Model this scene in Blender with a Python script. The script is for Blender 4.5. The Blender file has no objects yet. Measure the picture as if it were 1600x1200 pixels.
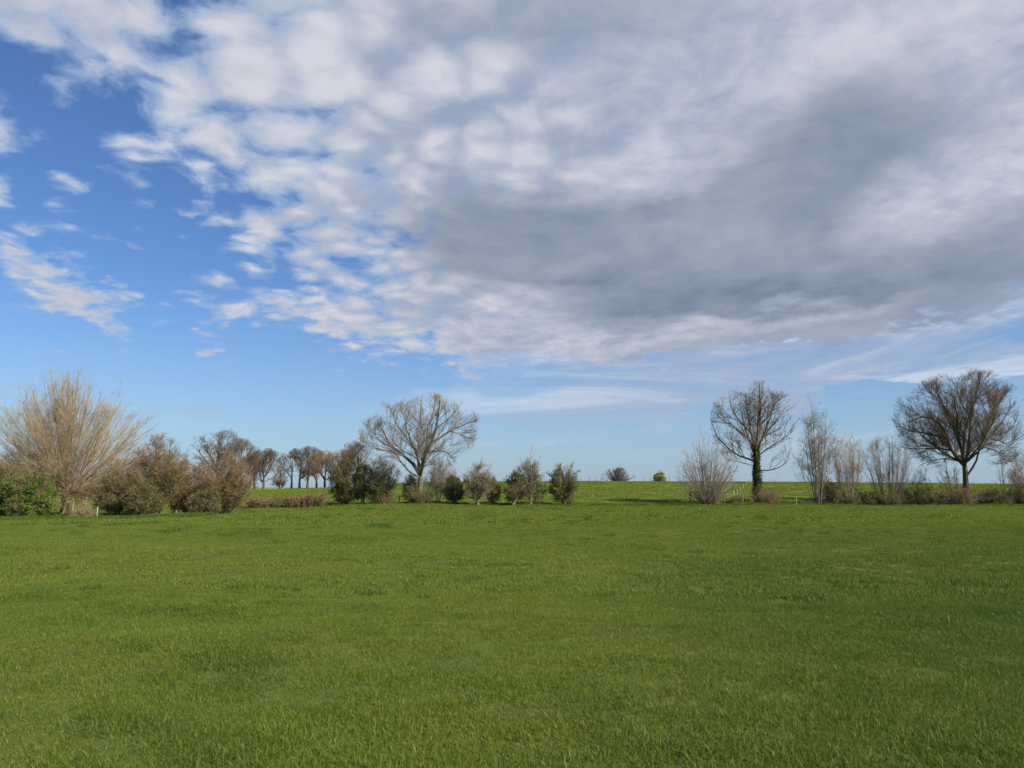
import bpy, bmesh, math, random
import numpy as np
from mathutils import Vector, Matrix, Euler

scene = bpy.context.scene
COL = scene.collection
R = math.radians
rng = np.random.default_rng(7)

# ---------------------------------------------------------------- camera
EYE = 1.65
F = 1256.0                    # focal length in photograph pixels (1600 wide)
PITCH = math.atan(160.0 / F)  # horizon lies 160 px under the picture centre
cam_d = bpy.data.cameras.new('camera')
cam_d.sensor_fit = 'HORIZONTAL'
cam_d.sensor_width = 36.0
cam_d.lens = 36.0 * F / 1600.0
cam_d.clip_start = 0.05
cam_d.clip_end = 12000
cam = bpy.data.objects.new('camera', cam_d)
COL.objects.link(cam)
cam.location = (0, 0, EYE)
cam.rotation_euler = (math.pi / 2 + PITCH, 0, 0)
scene.camera = cam


def direction(px, py):
    """World direction of a point of the photograph."""
    xc, yc = (px - 800) / F, (600 - py) / F
    c, s = math.cos(PITCH), math.sin(PITCH)
    v = Vector((xc, c - yc * s, s + yc * c))
    return v.normalized()


def azel(px, py):
    d = direction(px, py)
    return math.degrees(math.atan2(d.x, d.y)), math.degrees(math.asin(d.z))


# ---------------------------------------------------------------- light
SUN_AZ = 119.0   # degrees clockwise from the view direction (behind, to the right)
SUN_EL = 38.0
sun_d = bpy.data.lights.new('sun', 'SUN')
sun_d.energy = 5.0
sun_d.angle = R(0.5)
sun_d.color = (1.0, 0.93, 0.82)
sun = bpy.data.objects.new('sun', sun_d)
COL.objects.link(sun)
_sv = Vector((math.sin(R(SUN_AZ)) * math.cos(R(SUN_EL)), math.cos(R(SUN_AZ)) * math.cos(R(SUN_EL)), math.sin(R(SUN_EL))))
sun.rotation_euler = _sv.to_track_quat('Z', 'Y').to_euler()
sun.location = (40, -30, 60)

scene.view_settings.view_transform = 'Standard'
scene.view_settings.look = 'None'
scene.view_settings.exposure = 0.8
scene.view_settings.gamma = 1.0
scene.view_settings.use_curve_mapping = False


scene.render.engine = 'CYCLES'
scene.cycles.max_bounces = 5
scene.cycles.diffuse_bounces = 3
scene.cycles.glossy_bounces = 2
scene.cycles.transmission_bounces = 3
scene.cycles.adaptive_min_samples = 8


# ---------------------------------------------------------------- node helpers
class V:
    """A socket with arithmetic, so that node trees read like formulas."""
    def __init__(self, nt, s):
        self.nt, self.s = nt, s

    def _m(self, op, other=None, third=None, clamp=False):
        n = self.nt.nodes.new('ShaderNodeMath')
        n.operation = op
        n.use_clamp = clamp
        self.nt.links.new(self.s, n.inputs[0])
        for i, o in ((1, other), (2, third)):
            if o is None:
                continue
            if isinstance(o, V):
                self.nt.links.new(o.s, n.inputs[i])
            else:
                n.inputs[i].default_value = o
        return V(self.nt, n.outputs[0])

    def __add__(self, o): return self._m('ADD', o)
    def __radd__(self, o): return self._m('ADD', o)
    def __sub__(self, o): return self._m('SUBTRACT', o)
    def __rsub__(self, o): return (self * -1.0) + o
    def __mul__(self, o): return self._m('MULTIPLY', o)
    def __rmul__(self, o): return self._m('MULTIPLY', o)
    def __truediv__(self, o): return self._m('DIVIDE', o)
    def max(self, o): return self._m('MAXIMUM', o)
    def min(self, o): return self._m('MINIMUM', o)
    def pow(self, o): return self._m('POWER', o)
    def clamp(self): return self._m('ADD', 0.0, clamp=True)

    def smooth(self, a, b, lo=0.0, hi=1.0):
        n = self.nt.nodes.new('ShaderNodeMapRange')
        n.interpolation_type = 'SMOOTHSTEP'
        self.nt.links.new(self.s, n.inputs[0])
        for i, v in ((1, a), (2, b), (3, lo), (4, hi)):
            n.inputs[i].default_value = v
        return V(self.nt, n.outputs[0])


def node(nt, kind, **kw):
    n = nt.nodes.new(kind)
    for k, v in kw.items():
        setattr(n, k, v)
    return n


def link(nt, a, b):
    nt.links.new(a.s if isinstance(a, V) else a, b)


def combine(nt, x, y, z=0.0):
    n = nt.nodes.new('ShaderNodeCombineXYZ')
    for i, v in enumerate((x, y, z)):
        if isinstance(v, (int, float)):
            n.inputs[i].default_value = v
        else:
            link(nt, v, n.inputs[i])
    return n.outputs[0]


def vmath(nt, op, a, b=None, scale=None):
    n = nt.nodes.new('ShaderNodeVectorMath')
    n.operation = op
    link(nt, a, n.inputs[0])
    if b is not None:
        if isinstance(b, tuple):
            n.inputs[1].default_value = b
        else:
            link(nt, b, n.inputs[1])
    if scale is not None:
        n.inputs[3].default_value = scale
    return n.outputs['Value'] if op in ('LENGTH', 'DOT_PRODUCT', 'DISTANCE') else n.outputs[0]


def noise(nt, vec, scale, detail=4.0, rough=0.5, dist=0.0, color=False, dim='3D'):
    n = nt.nodes.new('ShaderNodeTexNoise')
    n.noise_dimensions = dim
    if vec is not None:
        link(nt, vec, n.inputs['Vector'])
    n.inputs['Scale'].default_value = scale
    n.inputs['Detail'].default_value = detail
    n.inputs['Roughness'].default_value = rough
    n.inputs['Distortion'].default_value = dist
    return n.outputs['Color'] if color else V(nt, n.outputs[0])


def mixc(nt, fac, a, b, blend='MIX'):
    n = nt.nodes.new('ShaderNodeMix')
    n.data_type = 'RGBA'
    n.blend_type = blend
    if isinstance(fac, (int, float)):
        n.inputs[0].default_value = fac
    else:
        link(nt, fac, n.inputs[0])
    for i, c in ((6, a), (7, b)):
        if isinstance(c, tuple):
            n.inputs[i].default_value = (*c, 1.0) if len(c) == 3 else c
        else:
            link(nt, c, n.inputs[i])
    return n.outputs[2]


def srgb(r, g, b):
    f = lambda c: c / 12.92 if c <= 0.04045 else ((c + 0.055) / 1.055) ** 2.4
    return (f(r / 255), f(g / 255), f(b / 255))


# ---------------------------------------------------------------- sky
def build_sky():
    w = bpy.data.worlds.new('World')
    scene.world = w
    w.use_nodes = True
    w.cycles.sampling_method = 'MANUAL'
    w.cycles.sample_map_resolution = 256
    nt = w.node_tree
    nt.nodes.clear()
    out = node(nt, 'ShaderNodeOutputWorld')
    bg = node(nt, 'ShaderNodeBackground')
    bg.inputs['Strength'].default_value = 0.0575
    link(nt, bg.outputs[0], out.inputs[0])
    sky = node(nt, 'ShaderNodeTexSky', sky_type='NISHITA')
    sky.sun_disc = False
    sky.sun_elevation = R(SUN_EL)
    sky.sun_rotation = R(SUN_AZ)
    sky.altitude = 0
    sky.air_density = 1.0
    sky.dust_density = 0.6
    sky.ozone_density = 2.0
    tc = node(nt, 'ShaderNodeTexCoord')
    d = tc.outputs['Generated']
    sx = node(nt, 'ShaderNodeSeparateXYZ')
    link(nt, d, sx.inputs[0])
    x, y, z = (V(nt, sx.outputs[i]) for i in range(3))
    deg = 180 / math.pi
    az = x._m('ARCTAN2', y) * deg
    el = z._m('ARCSINE') * deg
    # cloud deck seen in perspective
    zz = z.max(0.0) + 0.18
    pl = combine(nt, x / zz, y / zz)
    wc = noise(nt, pl, 5.0, 2.0, 0.5, color=True, dim='2D')
    wv = vmath(nt, 'SUBTRACT', wc, (0.5, 0.5, 0.5))
    pw = vmath(nt, 'ADD', pl, vmath(nt, 'SCALE', wv, scale=0.11))
    # where the clouds stand: azimuth / elevation, its outlines roughened
    w1 = noise(nt, pl, 2.6, 4.0, 0.6, color=True, dim='2D')
    ae0 = combine(nt, az, el)
    w1v = vmath(nt, 'MULTIPLY', vmath(nt, 'SUBTRACT', w1, (0.5, 0.5, 0.5)), (9.0, 6.0, 0.0))
    ae = vmath(nt, 'ADD', ae0, w1v)

    def blob(px, py, rx, ry, rot, weight, inner=0.0, src=ae):
        a, e = azel(px, py)
        a2, _ = azel(px + 40, py)
        _, e2 = azel(px, py - 40)
        m = node(nt, 'ShaderNodeMapping', vector_type='TEXTURE')
        link(nt, src, m.inputs[0])
        m.inputs['Location'].default_value = (a, e, 0)
        m.inputs['Rotation'].default_value = (0, 0, R(rot))
        m.inputs['Scale'].default_value = (abs(a2 - a) / 40 * rx, abs(e2 - e) / 40 * ry, 1)
        ln = V(nt, vmath(nt, 'LENGTH', m.outputs[0]))
        return ln.smooth(1.0, inner, 0.0, weight)

    def total(lst, src=ae):
        t = None
        for b in lst:
            v = blob(*b, src=src)
            t = v if t is None else t + v
        return t

    # coverage of the broken altocumulus deck (px, py, rx, ry, tilt, weight, core)
    cov = total(COVER)
    dark = total(DARK)
    lite = total(LIGHT)
    veil = total(VEIL)
    puffy = total(PUFFY)
    # billows: small rounded cells, frayed by finer noise
    vo = node(nt, 'ShaderNodeTexVoronoi', feature='SMOOTH_F1', voronoi_dimensions='2D')
    link(nt, pw, vo.inputs['Vector'])
    vo.inputs['Scale'].default_value = 9.6
    vo.inputs['Smoothness'].default_value = 0.5
    vo.inputs['Detail'].default_value = 0.0
    cell = 1.0 - V(nt, vo.outputs['Distance'])
    cell = (cell - 0.60) * 2.2                        # about -0.6 .. 0.6
    fine = (noise(nt, pw, 15.0, 5.0, 0.58, dim='2D') - 0.5) * 2.0
    mid = (noise(nt, pl, 4.0, 3.0, 0.55, dim='2D') - 0.5) * 2.0
    big = (noise(nt, combine(nt, x / zz + 7.0, y / zz * 0.8), 2.2, 5.0, 0.58, 0.4, dim='2D') - 0.5) * 2.0
    fold = (noise(nt, pw, 8.0, 5.0, 0.6, 0.3, dim='2D') - 0.5) * 2.0
    strk = (noise(nt, combine(nt, az * 0.045, el * 0.36 - az * 0.02), 1.0, 5.0, 0.6, 0.6, dim='2D') - 0.5) * 2.0
    n = cell * (puffy * 0.42 + 0.38) + fine * 1.0 + mid * 0.85
    dens = n * 0.75 + cov * 1.25
    low = el.smooth(2.0, 7.0)
    alpha = dens.smooth(0.18, 1.05) * low
    thick = dens.smooth(0.40, 1.40)
    relief = cell * 0.42 * puffy + fine * 0.30 + fold * 0.14 + mid * 0.34 * puffy + big * 0.42 + 0.04
    lightness = 0.50 + relief + lite * 0.18
    dk = (dark + big * 0.8 * dark.min(0.6) + fold * 0.22 * dark.min(0.6) + fine * 0.25 * dark.min(0.6)).clamp()
    thin = srgb(166, 188, 221)
    body = mixc(nt, lightness.smooth(0.08, 1.0), srgb(152, 166, 192), srgb(211, 212, 223))
    body = mixc(nt, thick, thin, body)
    gloom = mixc(nt, (fold * 0.25 + big * 0.95 + strk * 0.30 + 0.40).clamp(), srgb(110, 128, 151), srgb(160, 168, 187))
    body = mixc(nt, dk, body, gloom)
    va = (strk * 1.25 + 0.72) * veil
    va = (va - 0.08).clamp() * 0.95
    veilc = mixc(nt, strk.smooth(-0.25, 0.25), srgb(168, 182, 207), srgb(196, 212, 230))
    # clear air: a little paler towards the horizon
    hz = (1.0 - el / 14.0).clamp().pow(1.6) * 0.55
    base = vmath(nt, 'MULTIPLY', sky.outputs[0], SKYTINT)
    base = mixc(nt, hz, base, tuple(10 * c for c in srgb(176, 199, 222)))
    ten = lambda c: vmath(nt, 'SCALE', c, scale=10.0)
    col = mixc(nt, va, base, ten(veilc))
    col = mixc(nt, alpha, col, ten(body))
    DBG.update(n=n, cell=cell, fine=fine, mid=mid, big=big, fold=fold, strk=strk, cov=cov, dens=dens, bg=bg, nt=nt)
    below = z.smooth(-0.02, 0.0)
    col = mixc(nt, below, tuple(10 * c for c in (0.06, 0.08, 0.03)), col)
    link(nt, col, bg.inputs[0])


SKYTINT = (0.66, 0.90, 1.25)
DBG = {}
PUFFY = [
    (520, 230, 560, 420, 0, 1.0, 0.45),
]
COVER = [
    (1180, 200, 620, 380, 0, 0.55, 0.7),
    (1150, 80, 850, 460, 0, 1.1, 0.6),
    (540, 150, 380, 300, 0, 0.46, 0.45),
    (280, 90, 340, 210, 0, 0.46, 0.45),
    (60, 15, 250, 110, 0, 0.46, 0.4),
    (560, 400, 310, 150, -20, 0.66, 0.35),
    (650, 520, 270, 70, -6, 0.56, 0.3),
    (400, 470, 170, 50, -8, 0.50, 0.2),
    (820, 500, 240, 95, 0, 0.45, 0.3),
    (1230, 380, 700, 200, 4, 1.1, 0.65),
    (1040, 500, 470, 70, 0, 0.75, 0.4),
    (115, 300, 70, 42, -5, 0.66, 0.0),
    (0, 285, 75, 55, 0, 0.75, 0.0),
    (40, 420, 140, 55, -25, 0.66, 0.2),
    (150, 468, 130, 50, -22, 0.70, 0.2),
    (338, 525, 55, 32, 0, 0.66, 0.0),
    (20, 210, 150, 80, 0, 0.38, 0.2),
    (20, 605, 60, 24, 0, 0.66, 0.0),
]
DARK = [
    (950, 395, 450, 118, -6, 1.1, 0.35),
    (1240, 290, 330, 170, 28, 0.95, 0.3),
    (1500, 410, 330, 110, 3, 0.85, 0.25),
    (1150, 470, 380, 50, 4, 0.7, 0.2),
    (1280, 525, 460, 46, 2, 0.62, 0.2),
    (850, 10, 420, 90, 0, 0.42, 0.1),
    (1500, 200, 200, 80, 0, 0.35, 0.1),
]
LIGHT = [
    (970, 255, 100, 50, 10, 1.0, 0.1),
    (740, 385, 50, 30, 0, 1.0, 0.0),
    (640, 120, 160, 90, 0, 0.5, 0.0),
    (1320, 90, 160, 60, 20, 0.7, 0.0),
    (1560, 60, 120, 80, 0, 0.5, 0.0),
    (830, 435, 40, 20, 0, 0.9, 0.0),
    (1020, 520, 160, 22, 0, 0.7, 0.0),
]
VEIL = [
    (1430, 582, 540, 36, 4, 1.35, 0.4),
    (1180, 535, 560, 78, 2, 1.5, 0.45),
    (1060, 618, 360, 52, 4, 1.0, 0.3),
    (840, 640, 380, 70, 0, 0.75, 0.1),
    (290, 650, 110, 26, 0, 1.0, 0.1),
    (1500, 480, 300, 40, 4, 0.9, 0.2),
    (1300, 700, 460, 60, 3, 0.5, 0.1),
]
build_sky()


# ---------------------------------------------------------------- object helpers
def tag(o, label=None, cat=None, group=None, kind=None):
    if label: o['label'] = label
    if cat: o['category'] = cat
    if group: o['group'] = group
    if kind: o['kind'] = kind
    return o


def mesh_from(name, verts, faces_flat, loops_per_face, mat=None, attrs=None, smooth=False):
    """Fast mesh from numpy: faces_flat holds the vertex indices, loops_per_face their counts."""
    me = bpy.data.meshes.new(name)
    verts = np.asarray(verts, dtype=np.float32).reshape(-1, 3)
    faces_flat = np.asarray(faces_flat, dtype=np.int32).ravel()
    lpf = np.asarray(loops_per_face, dtype=np.int32).ravel()
    me.vertices.add(len(verts))
    me.vertices.foreach_set('co', verts.ravel())
    me.loops.add(len(faces_flat))
    me.loops.foreach_set('vertex_index', faces_flat)
    me.polygons.add(len(lpf))
    st = np.zeros(len(lpf), dtype=np.int32)
    st[1:] = np.cumsum(lpf)[:-1]
    me.polygons.foreach_set('loop_start', st)
    if smooth:
        me.polygons.foreach_set('use_smooth', np.ones(len(lpf), dtype=bool))
    if attrs:
        for k, v in attrs.items():
            a = me.attributes.new(k, 'FLOAT', 'POINT')
            a.data.foreach_set('value', np.asarray(v, dtype=np.float32).ravel())
    me.update(calc_edges=True)
    if mat is not None:
        me.materials.append(mat)
    return me


def link_obj(name, data, parent=None):
    o = bpy.data.objects.new(name, data)
    COL.objects.link(o)
    if parent is not None:
        o.parent = parent
    return o


def sstep(a, b, x):
    t = np.clip((np.asarray(x, dtype=float) - a) / (b - a), 0, 1)
    return t * t * (3 - 2 * t)


def new_mat(name):
    m = bpy.data.materials.new(name)
    m.use_nodes = True
    nt = m.node_tree
    nt.nodes.clear()
    out = node(nt, 'ShaderNodeOutputMaterial')
    return m, nt, out


# ---------------------------------------------------------------- terrain
_ur = np.random.default_rng(3)
_waves = []
for wl, amp in ((40, .10), (23, .06), (14, .045), (9, .03), (6, .025), (4, .02), (2.6, .014), (1.7, .010), (1.1, .007)):
    for _ in range(3):
        a = _ur.uniform(0, 2 * math.pi)
        _waves.append((math.cos(a) * 2 * math.pi / wl, math.sin(a) * 2 * math.pi / wl, _ur.uniform(0, 6.28), amp / 1.7))


def H(x, y):
    x = np.asarray(x, dtype=float); y = np.asarray(y, dtype=float)
    z = -0.60 * np.clip(y / 95.0, -1.5, 1.0)
    t = np.clip((y - 97.0) / (192.0 - 97.0), 0, 1)
    ridge = 0.75 + 1.95 * sstep(-62, -6, x) - 0.55 * sstep(45, 115, x)
    shape = np.sin(t * math.pi / 2) ** 1.12
    z = z + (ridge + 0.6) * shape
    z = z - 7.0 * sstep(198, 420, y)
    z = z - 0.42 * sstep(-10, -34, x) * sstep(15, 60, y) * (1 - sstep(84, 120, y))
    # a shallow bank where the hedge stands
    z = z + 0.16 * np.exp(-((y - 97.5) / 2.2) ** 2) * sstep(-30, -22, x)
    w = 0
    for kx, ky, ph, am in _waves:
        w = w + am * np.sin(kx * x + ky * y + ph)
    fade = sstep(1.5, 9, y) * (1 - sstep(170, 260, y)) + 0.25
    return z + w * np.minimum(fade, 1.0)


def hz(x, y):
    return float(H(x, y))


def W(px, py, depth):
    """The point seen at a pixel of the photograph, at a chosen distance."""
    d = direction(px, py)
    return Vector((0, 0, EYE)) + d * (depth / d.y)


def meadow_color(nt, pos):
    """Colour of the turf itself: yellower, bluer and browner patches."""
    n1 = noise(nt, pos, 0.16, 4.0, 0.6)
    n2 = noise(nt, pos, 0.9, 4.0, 0.65)
    n3 = noise(nt, pos, 3.4, 3.0, 0.6)
    a = mixc(nt, n1.smooth(0.35, 0.65), (0.124, 0.174, 0.022), (0.148, 0.182, 0.027))
    a = mixc(nt, n2.smooth(0.50, 0.72), a, (0.098, 0.154, 0.018))
    a = mixc(nt, n2.smooth(0.40, 0.25) * 0.38, a, (0.165, 0.170, 0.030))
    a = mixc(nt, n3.smooth(0.56, 0.74) * 0.45, a, (0.090, 0.124, 0.014))
    return a


def make_ground():
    def axis(edges):
        out = []
        for a, b, s in edges:
            out += list(np.arange(a, b, s))
        return np.array(out + [edges[-1][1]], dtype=float)
    ys = axis([(-400, -40, 40), (-40, 0, 4), (0, 30, 0.5), (30, 110, 1.0), (110, 200, 2.5), (200, 420, 15), (420, 1200, 80), (1200, 6000, 600)])
    xp = axis([(0, 25, 0.5), (25, 80, 1.25), (80, 200, 6), (200, 800, 50), (800, 5000, 600)])
    xs = np.concatenate([-xp[:0:-1], xp])
    X, Y = np.meshgrid(xs, ys)
    Z = H(X, Y)
    v = np.stack([X, Y, Z], -1).reshape(-1, 3)
    nx, ny = len(xs), len(ys)
    i = np.arange(ny - 1)[:, None] * nx + np.arange(nx - 1)[None, :]
    f = np.stack([i, i + 1, i + nx + 1, i + nx], -1).reshape(-1, 4)
    m, nt, out = new_mat('turf')
    b = node(nt, 'ShaderNodeBsdfPrincipled')
    g = node(nt, 'ShaderNodeNewGeometry')
    col = meadow_color(nt, g.outputs['Position'])
    n = noise(nt, g.outputs['Position'], 9.0, 4.0, 0.7)
    soil = mixc(nt, n.smooth(0.40, 0.62), (0.050, 0.054, 0.018), (0.064, 0.084, 0.016))
    sy = node(nt, 'ShaderNodeSeparateXYZ')
    link(nt, g.outputs['Position'], sy.inputs[0])
    col = mixc(nt, V(nt, sy.outputs[1]).smooth(60.0, 190.0) * 0.75 + 0.25, soil, col)      # thatch under the near sward, closed turf beyond
    link(nt, col, b.inputs['Base Color'])
    b.inputs['Roughness'].default_value = 0.95
    b.inputs['Specular IOR Level'].default_value = 0.1
    bp = node(nt, 'ShaderNodeBump')
    bp.inputs['Strength'].default_value = 0.8
    bp.inputs['Distance'].default_value = 0.06
    hgt = noise(nt, g.outputs['Position'], 7.0, 6.0, 0.7)
    link(nt, hgt, bp.inputs['Height'])
    link(nt, bp.outputs[0], b.inputs['Normal'])
    link(nt, b.outputs[0], out.inputs[0])
    me = mesh_from('meadow_ground', v, f, np.full(len(f), 4), m, smooth=True)
    o = link_obj('meadow_ground', me)
    tag(o, kind='structure')


make_ground()


# ---------------------------------------------------------------- grass (uncountable: one object per sward)
def grass_material(name, long_green=0.0):
    m, nt, out = new_mat(name)
    g = node(nt, 'ShaderNodeNewGeometry')
    at = node(nt, 'ShaderNodeAttribute', attribute_name='rnd')
    r = V(nt, at.outputs['Fac'])
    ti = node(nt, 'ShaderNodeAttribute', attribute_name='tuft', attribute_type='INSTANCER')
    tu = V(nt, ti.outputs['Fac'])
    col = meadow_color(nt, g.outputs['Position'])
    col = mixc(nt, tu, col, (0.062, 0.116, 0.015))  # green of the tufts, and the painted light fall-off to the right
    bright = mixc(nt, r, (0.60, 0.63, 0.60), (1.42, 1.37, 1.28))
    col = mixc(nt, 1.0, col, bright, 'MULTIPLY')
    col = mixc(nt, r.smooth(0.962, 0.985) * 0.85, col, (0.30, 0.27, 0.12))
    b = node(nt, 'ShaderNodeBsdfPrincipled')
    link(nt, col, b.inputs['Base Color'])
    b.inputs['Roughness'].default_value = 0.62
    b.inputs['Specular IOR Level'].default_value = 0.22
    t = node(nt, 'ShaderNodeBsdfTranslucent')
    link(nt, mixc(nt, 1.0, col, (1.15, 1.15, 0.55), 'MULTIPLY'), t.inputs['Color'])
    mx = node(nt, 'ShaderNodeMixShader')
    mx.inputs[0].default_value = 0.36
    link(nt, b.outputs[0], mx.inputs[1])
    link(nt, t.outputs[0], mx.inputs[2])
    link(nt, mx.outputs[0], out.inputs[0])
    return m


def clump_mesh(name, n, rad, h0, h1, w, segs, mat, seed, lean=0.55):
    r = np.random.default_rng(seed)
    a = r.uniform(0, 2 * np.pi, n)
    q = rad * np.sqrt(r.uniform(0, 1, n))
    base = np.stack([q * np.cos(a), q * np.sin(a), np.full(n, -0.012)], -1)
    h = r.uniform(h0, h1, n) * np.clip(r.normal(1, 0.22, n), 0.5, 1.6)
    b = r.uniform(0, 2 * np.pi, n)
    ln = np.abs(r.normal(0, lean, n))
    dirv = np.stack([np.cos(b), np.sin(b), np.zeros(n)], -1)
    f = r.uniform(0, 2 * np.pi, n)
    side = np.stack([np.cos(f), np.sin(f), np.zeros(n)], -1)
    ww = w * r.uniform(0.6, 1.3, n)
    vs = []
    for k in range(segs + 1):
        t = k / segs
        c = base + dirv * (h * ln * (0.35 * t + 0.75 * t * t))[:, None]
        c[:, 2] += h * (t - 0.28 * np.minimum(ln, 1.6) * t * t)
        if k < segs:
            wd = ww * (1 - 0.55 * t ** 2)
            vs += [c - side * wd[:, None] / 2, c + side * wd[:, None] / 2]
        else:
            vs += [c]
    per = 2 * segs + 1
    v = np.stack(vs, 1).reshape(-1, 3)
    o = np.arange(n) * per
    fl, lp = [], []
    quads = [np.stack([o + 2 * k, o + 2 * k + 1, o + 2 * k + 3, o + 2 * k + 2], -1) for k in range(segs - 1)]
    tri = np.stack([o + 2 * segs - 2, o + 2 * segs - 1, o + 2 * segs], -1)
    for qd in quads:
        fl.append(qd.ravel()); lp.append(np.full(n, 4))
    fl.append(tri.ravel()); lp.append(np.full(n, 3))
    rv = np.repeat(r.uniform(0, 1, n), per)
    return mesh_from(name, v, np.concatenate(fl), np.concatenate(lp), mat, {'rnd': rv})


def sward(name, pts, scl, tuft, variants, kind='stuff'):
    """One grass object: clumps instanced on scattered points of the ground."""
    n = len(pts)
    me = bpy.data.meshes.new(name)
    me.vertices.add(n)
    me.vertices.foreach_set('co', np.asarray(pts, np.float32).ravel())
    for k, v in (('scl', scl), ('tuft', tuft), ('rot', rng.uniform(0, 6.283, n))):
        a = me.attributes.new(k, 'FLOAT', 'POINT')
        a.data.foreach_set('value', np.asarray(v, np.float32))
    a = me.attributes.new('pick', 'INT', 'POINT')
    a.data.foreach_set('value', rng.integers(0, len(variants), n).astype(np.int32))
    me.materials.append(variants[0].materials[0])
    o = link_obj(name, me)
    tag(o, kind=kind)
    src = bpy.data.collections.new(name + '_clumps')       # never linked to the scene
    for i, vm in enumerate(variants):
        src.objects.link(bpy.data.objects.new('%s_clump_%d' % (name, i), vm))
    ng = bpy.data.node_groups.new(name, 'GeometryNodeTree')
    ng.interface.new_socket('Geometry', in_out='INPUT', socket_type='NodeSocketGeometry')
    ng.interface.new_socket('Geometry', in_out='OUTPUT', socket_type='NodeSocketGeometry')
    gi = ng.nodes.new('NodeGroupInput'); go = ng.nodes.new('NodeGroupOutput')
    inst = ng.nodes.new('GeometryNodeInstanceOnPoints')
    ci = ng.nodes.new('GeometryNodeCollectionInfo')
    ci.inputs['Collection'].default_value = src
    ci.inputs['Separate Children'].default_value = True
    ci.inputs['Reset Children'].default_value = True

    def attr(nm, ty):
        q = ng.nodes.new('GeometryNodeInputNamedAttribute')
        q.data_type = ty
        q.inputs[0].default_value = nm
        return q.outputs[0]
    cx = ng.nodes.new('ShaderNodeCombineXYZ')
    ng.links.new(attr('rot', 'FLOAT'), cx.inputs[2])
    er = ng.nodes.new('FunctionNodeEulerToRotation')
    ng.links.new(cx.outputs[0], er.inputs[0])
    ng.links.new(gi.outputs[0], inst.inputs['Points'])
    ng.links.new(ci.outputs[0], inst.inputs['Instance'])
    inst.inputs['Pick Instance'].default_value = True
    ng.links.new(attr('pick', 'INT'), inst.inputs['Instance Index'])
    ng.links.new(er.outputs[0], inst.inputs['Rotation'])
    ng.links.new(attr('scl', 'FLOAT'), inst.inputs['Scale'])
    ng.links.new(inst.outputs[0], go.inputs[0])
    md = o.modifiers.new('grass', 'NODES')
    md.node_group = ng
    return o


_fr = np.random.default_rng(21)
_fields = {}


def patch_field(x, y, scale, seed, stretch=1.0):
    """Smooth value noise 0..1 over the ground, for tufts and trampled places."""
    key = seed
    if key not in _fields:
        _fields[key] = np.random.default_rng(seed).uniform(0, 1, (128, 128))
    g = _fields[key]
    u = np.asarray(x) / scale + 400; v = np.asarray(y) / (scale * stretch) + 400
    i = np.floor(u).astype(int); j = np.floor(v).astype(int)
    fu = u - i; fv = v - j
    fu = fu * fu * (3 - 2 * fu); fv = fv * fv * (3 - 2 * fv)
    i %= 128; j %= 128
    i1 = (i + 1) % 128; j1 = (j + 1) % 128
    return (g[i, j] * (1 - fu) + g[i1, j] * fu) * (1 - fv) + (g[i, j1] * (1 - fu) + g[i1, j1] * fu) * fv


def scatter(y0, y1, dens, half=0.74, margin=2.0):
    """Points in a wedge of ground in front of the camera, a little wider than the view."""
    area = half * (y1 * y1 - y0 * y0) + 2 * margin * (y1 - y0)
    n = int(area * dens)
    y = np.sqrt(_fr.uniform(y0 * y0, y1 * y1, n)) if y0 > 0 else _fr.uniform(y0, y1, n)
    x = _fr.uniform(-1, 1, n) * (half * y + margin)
    return x, y


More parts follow.
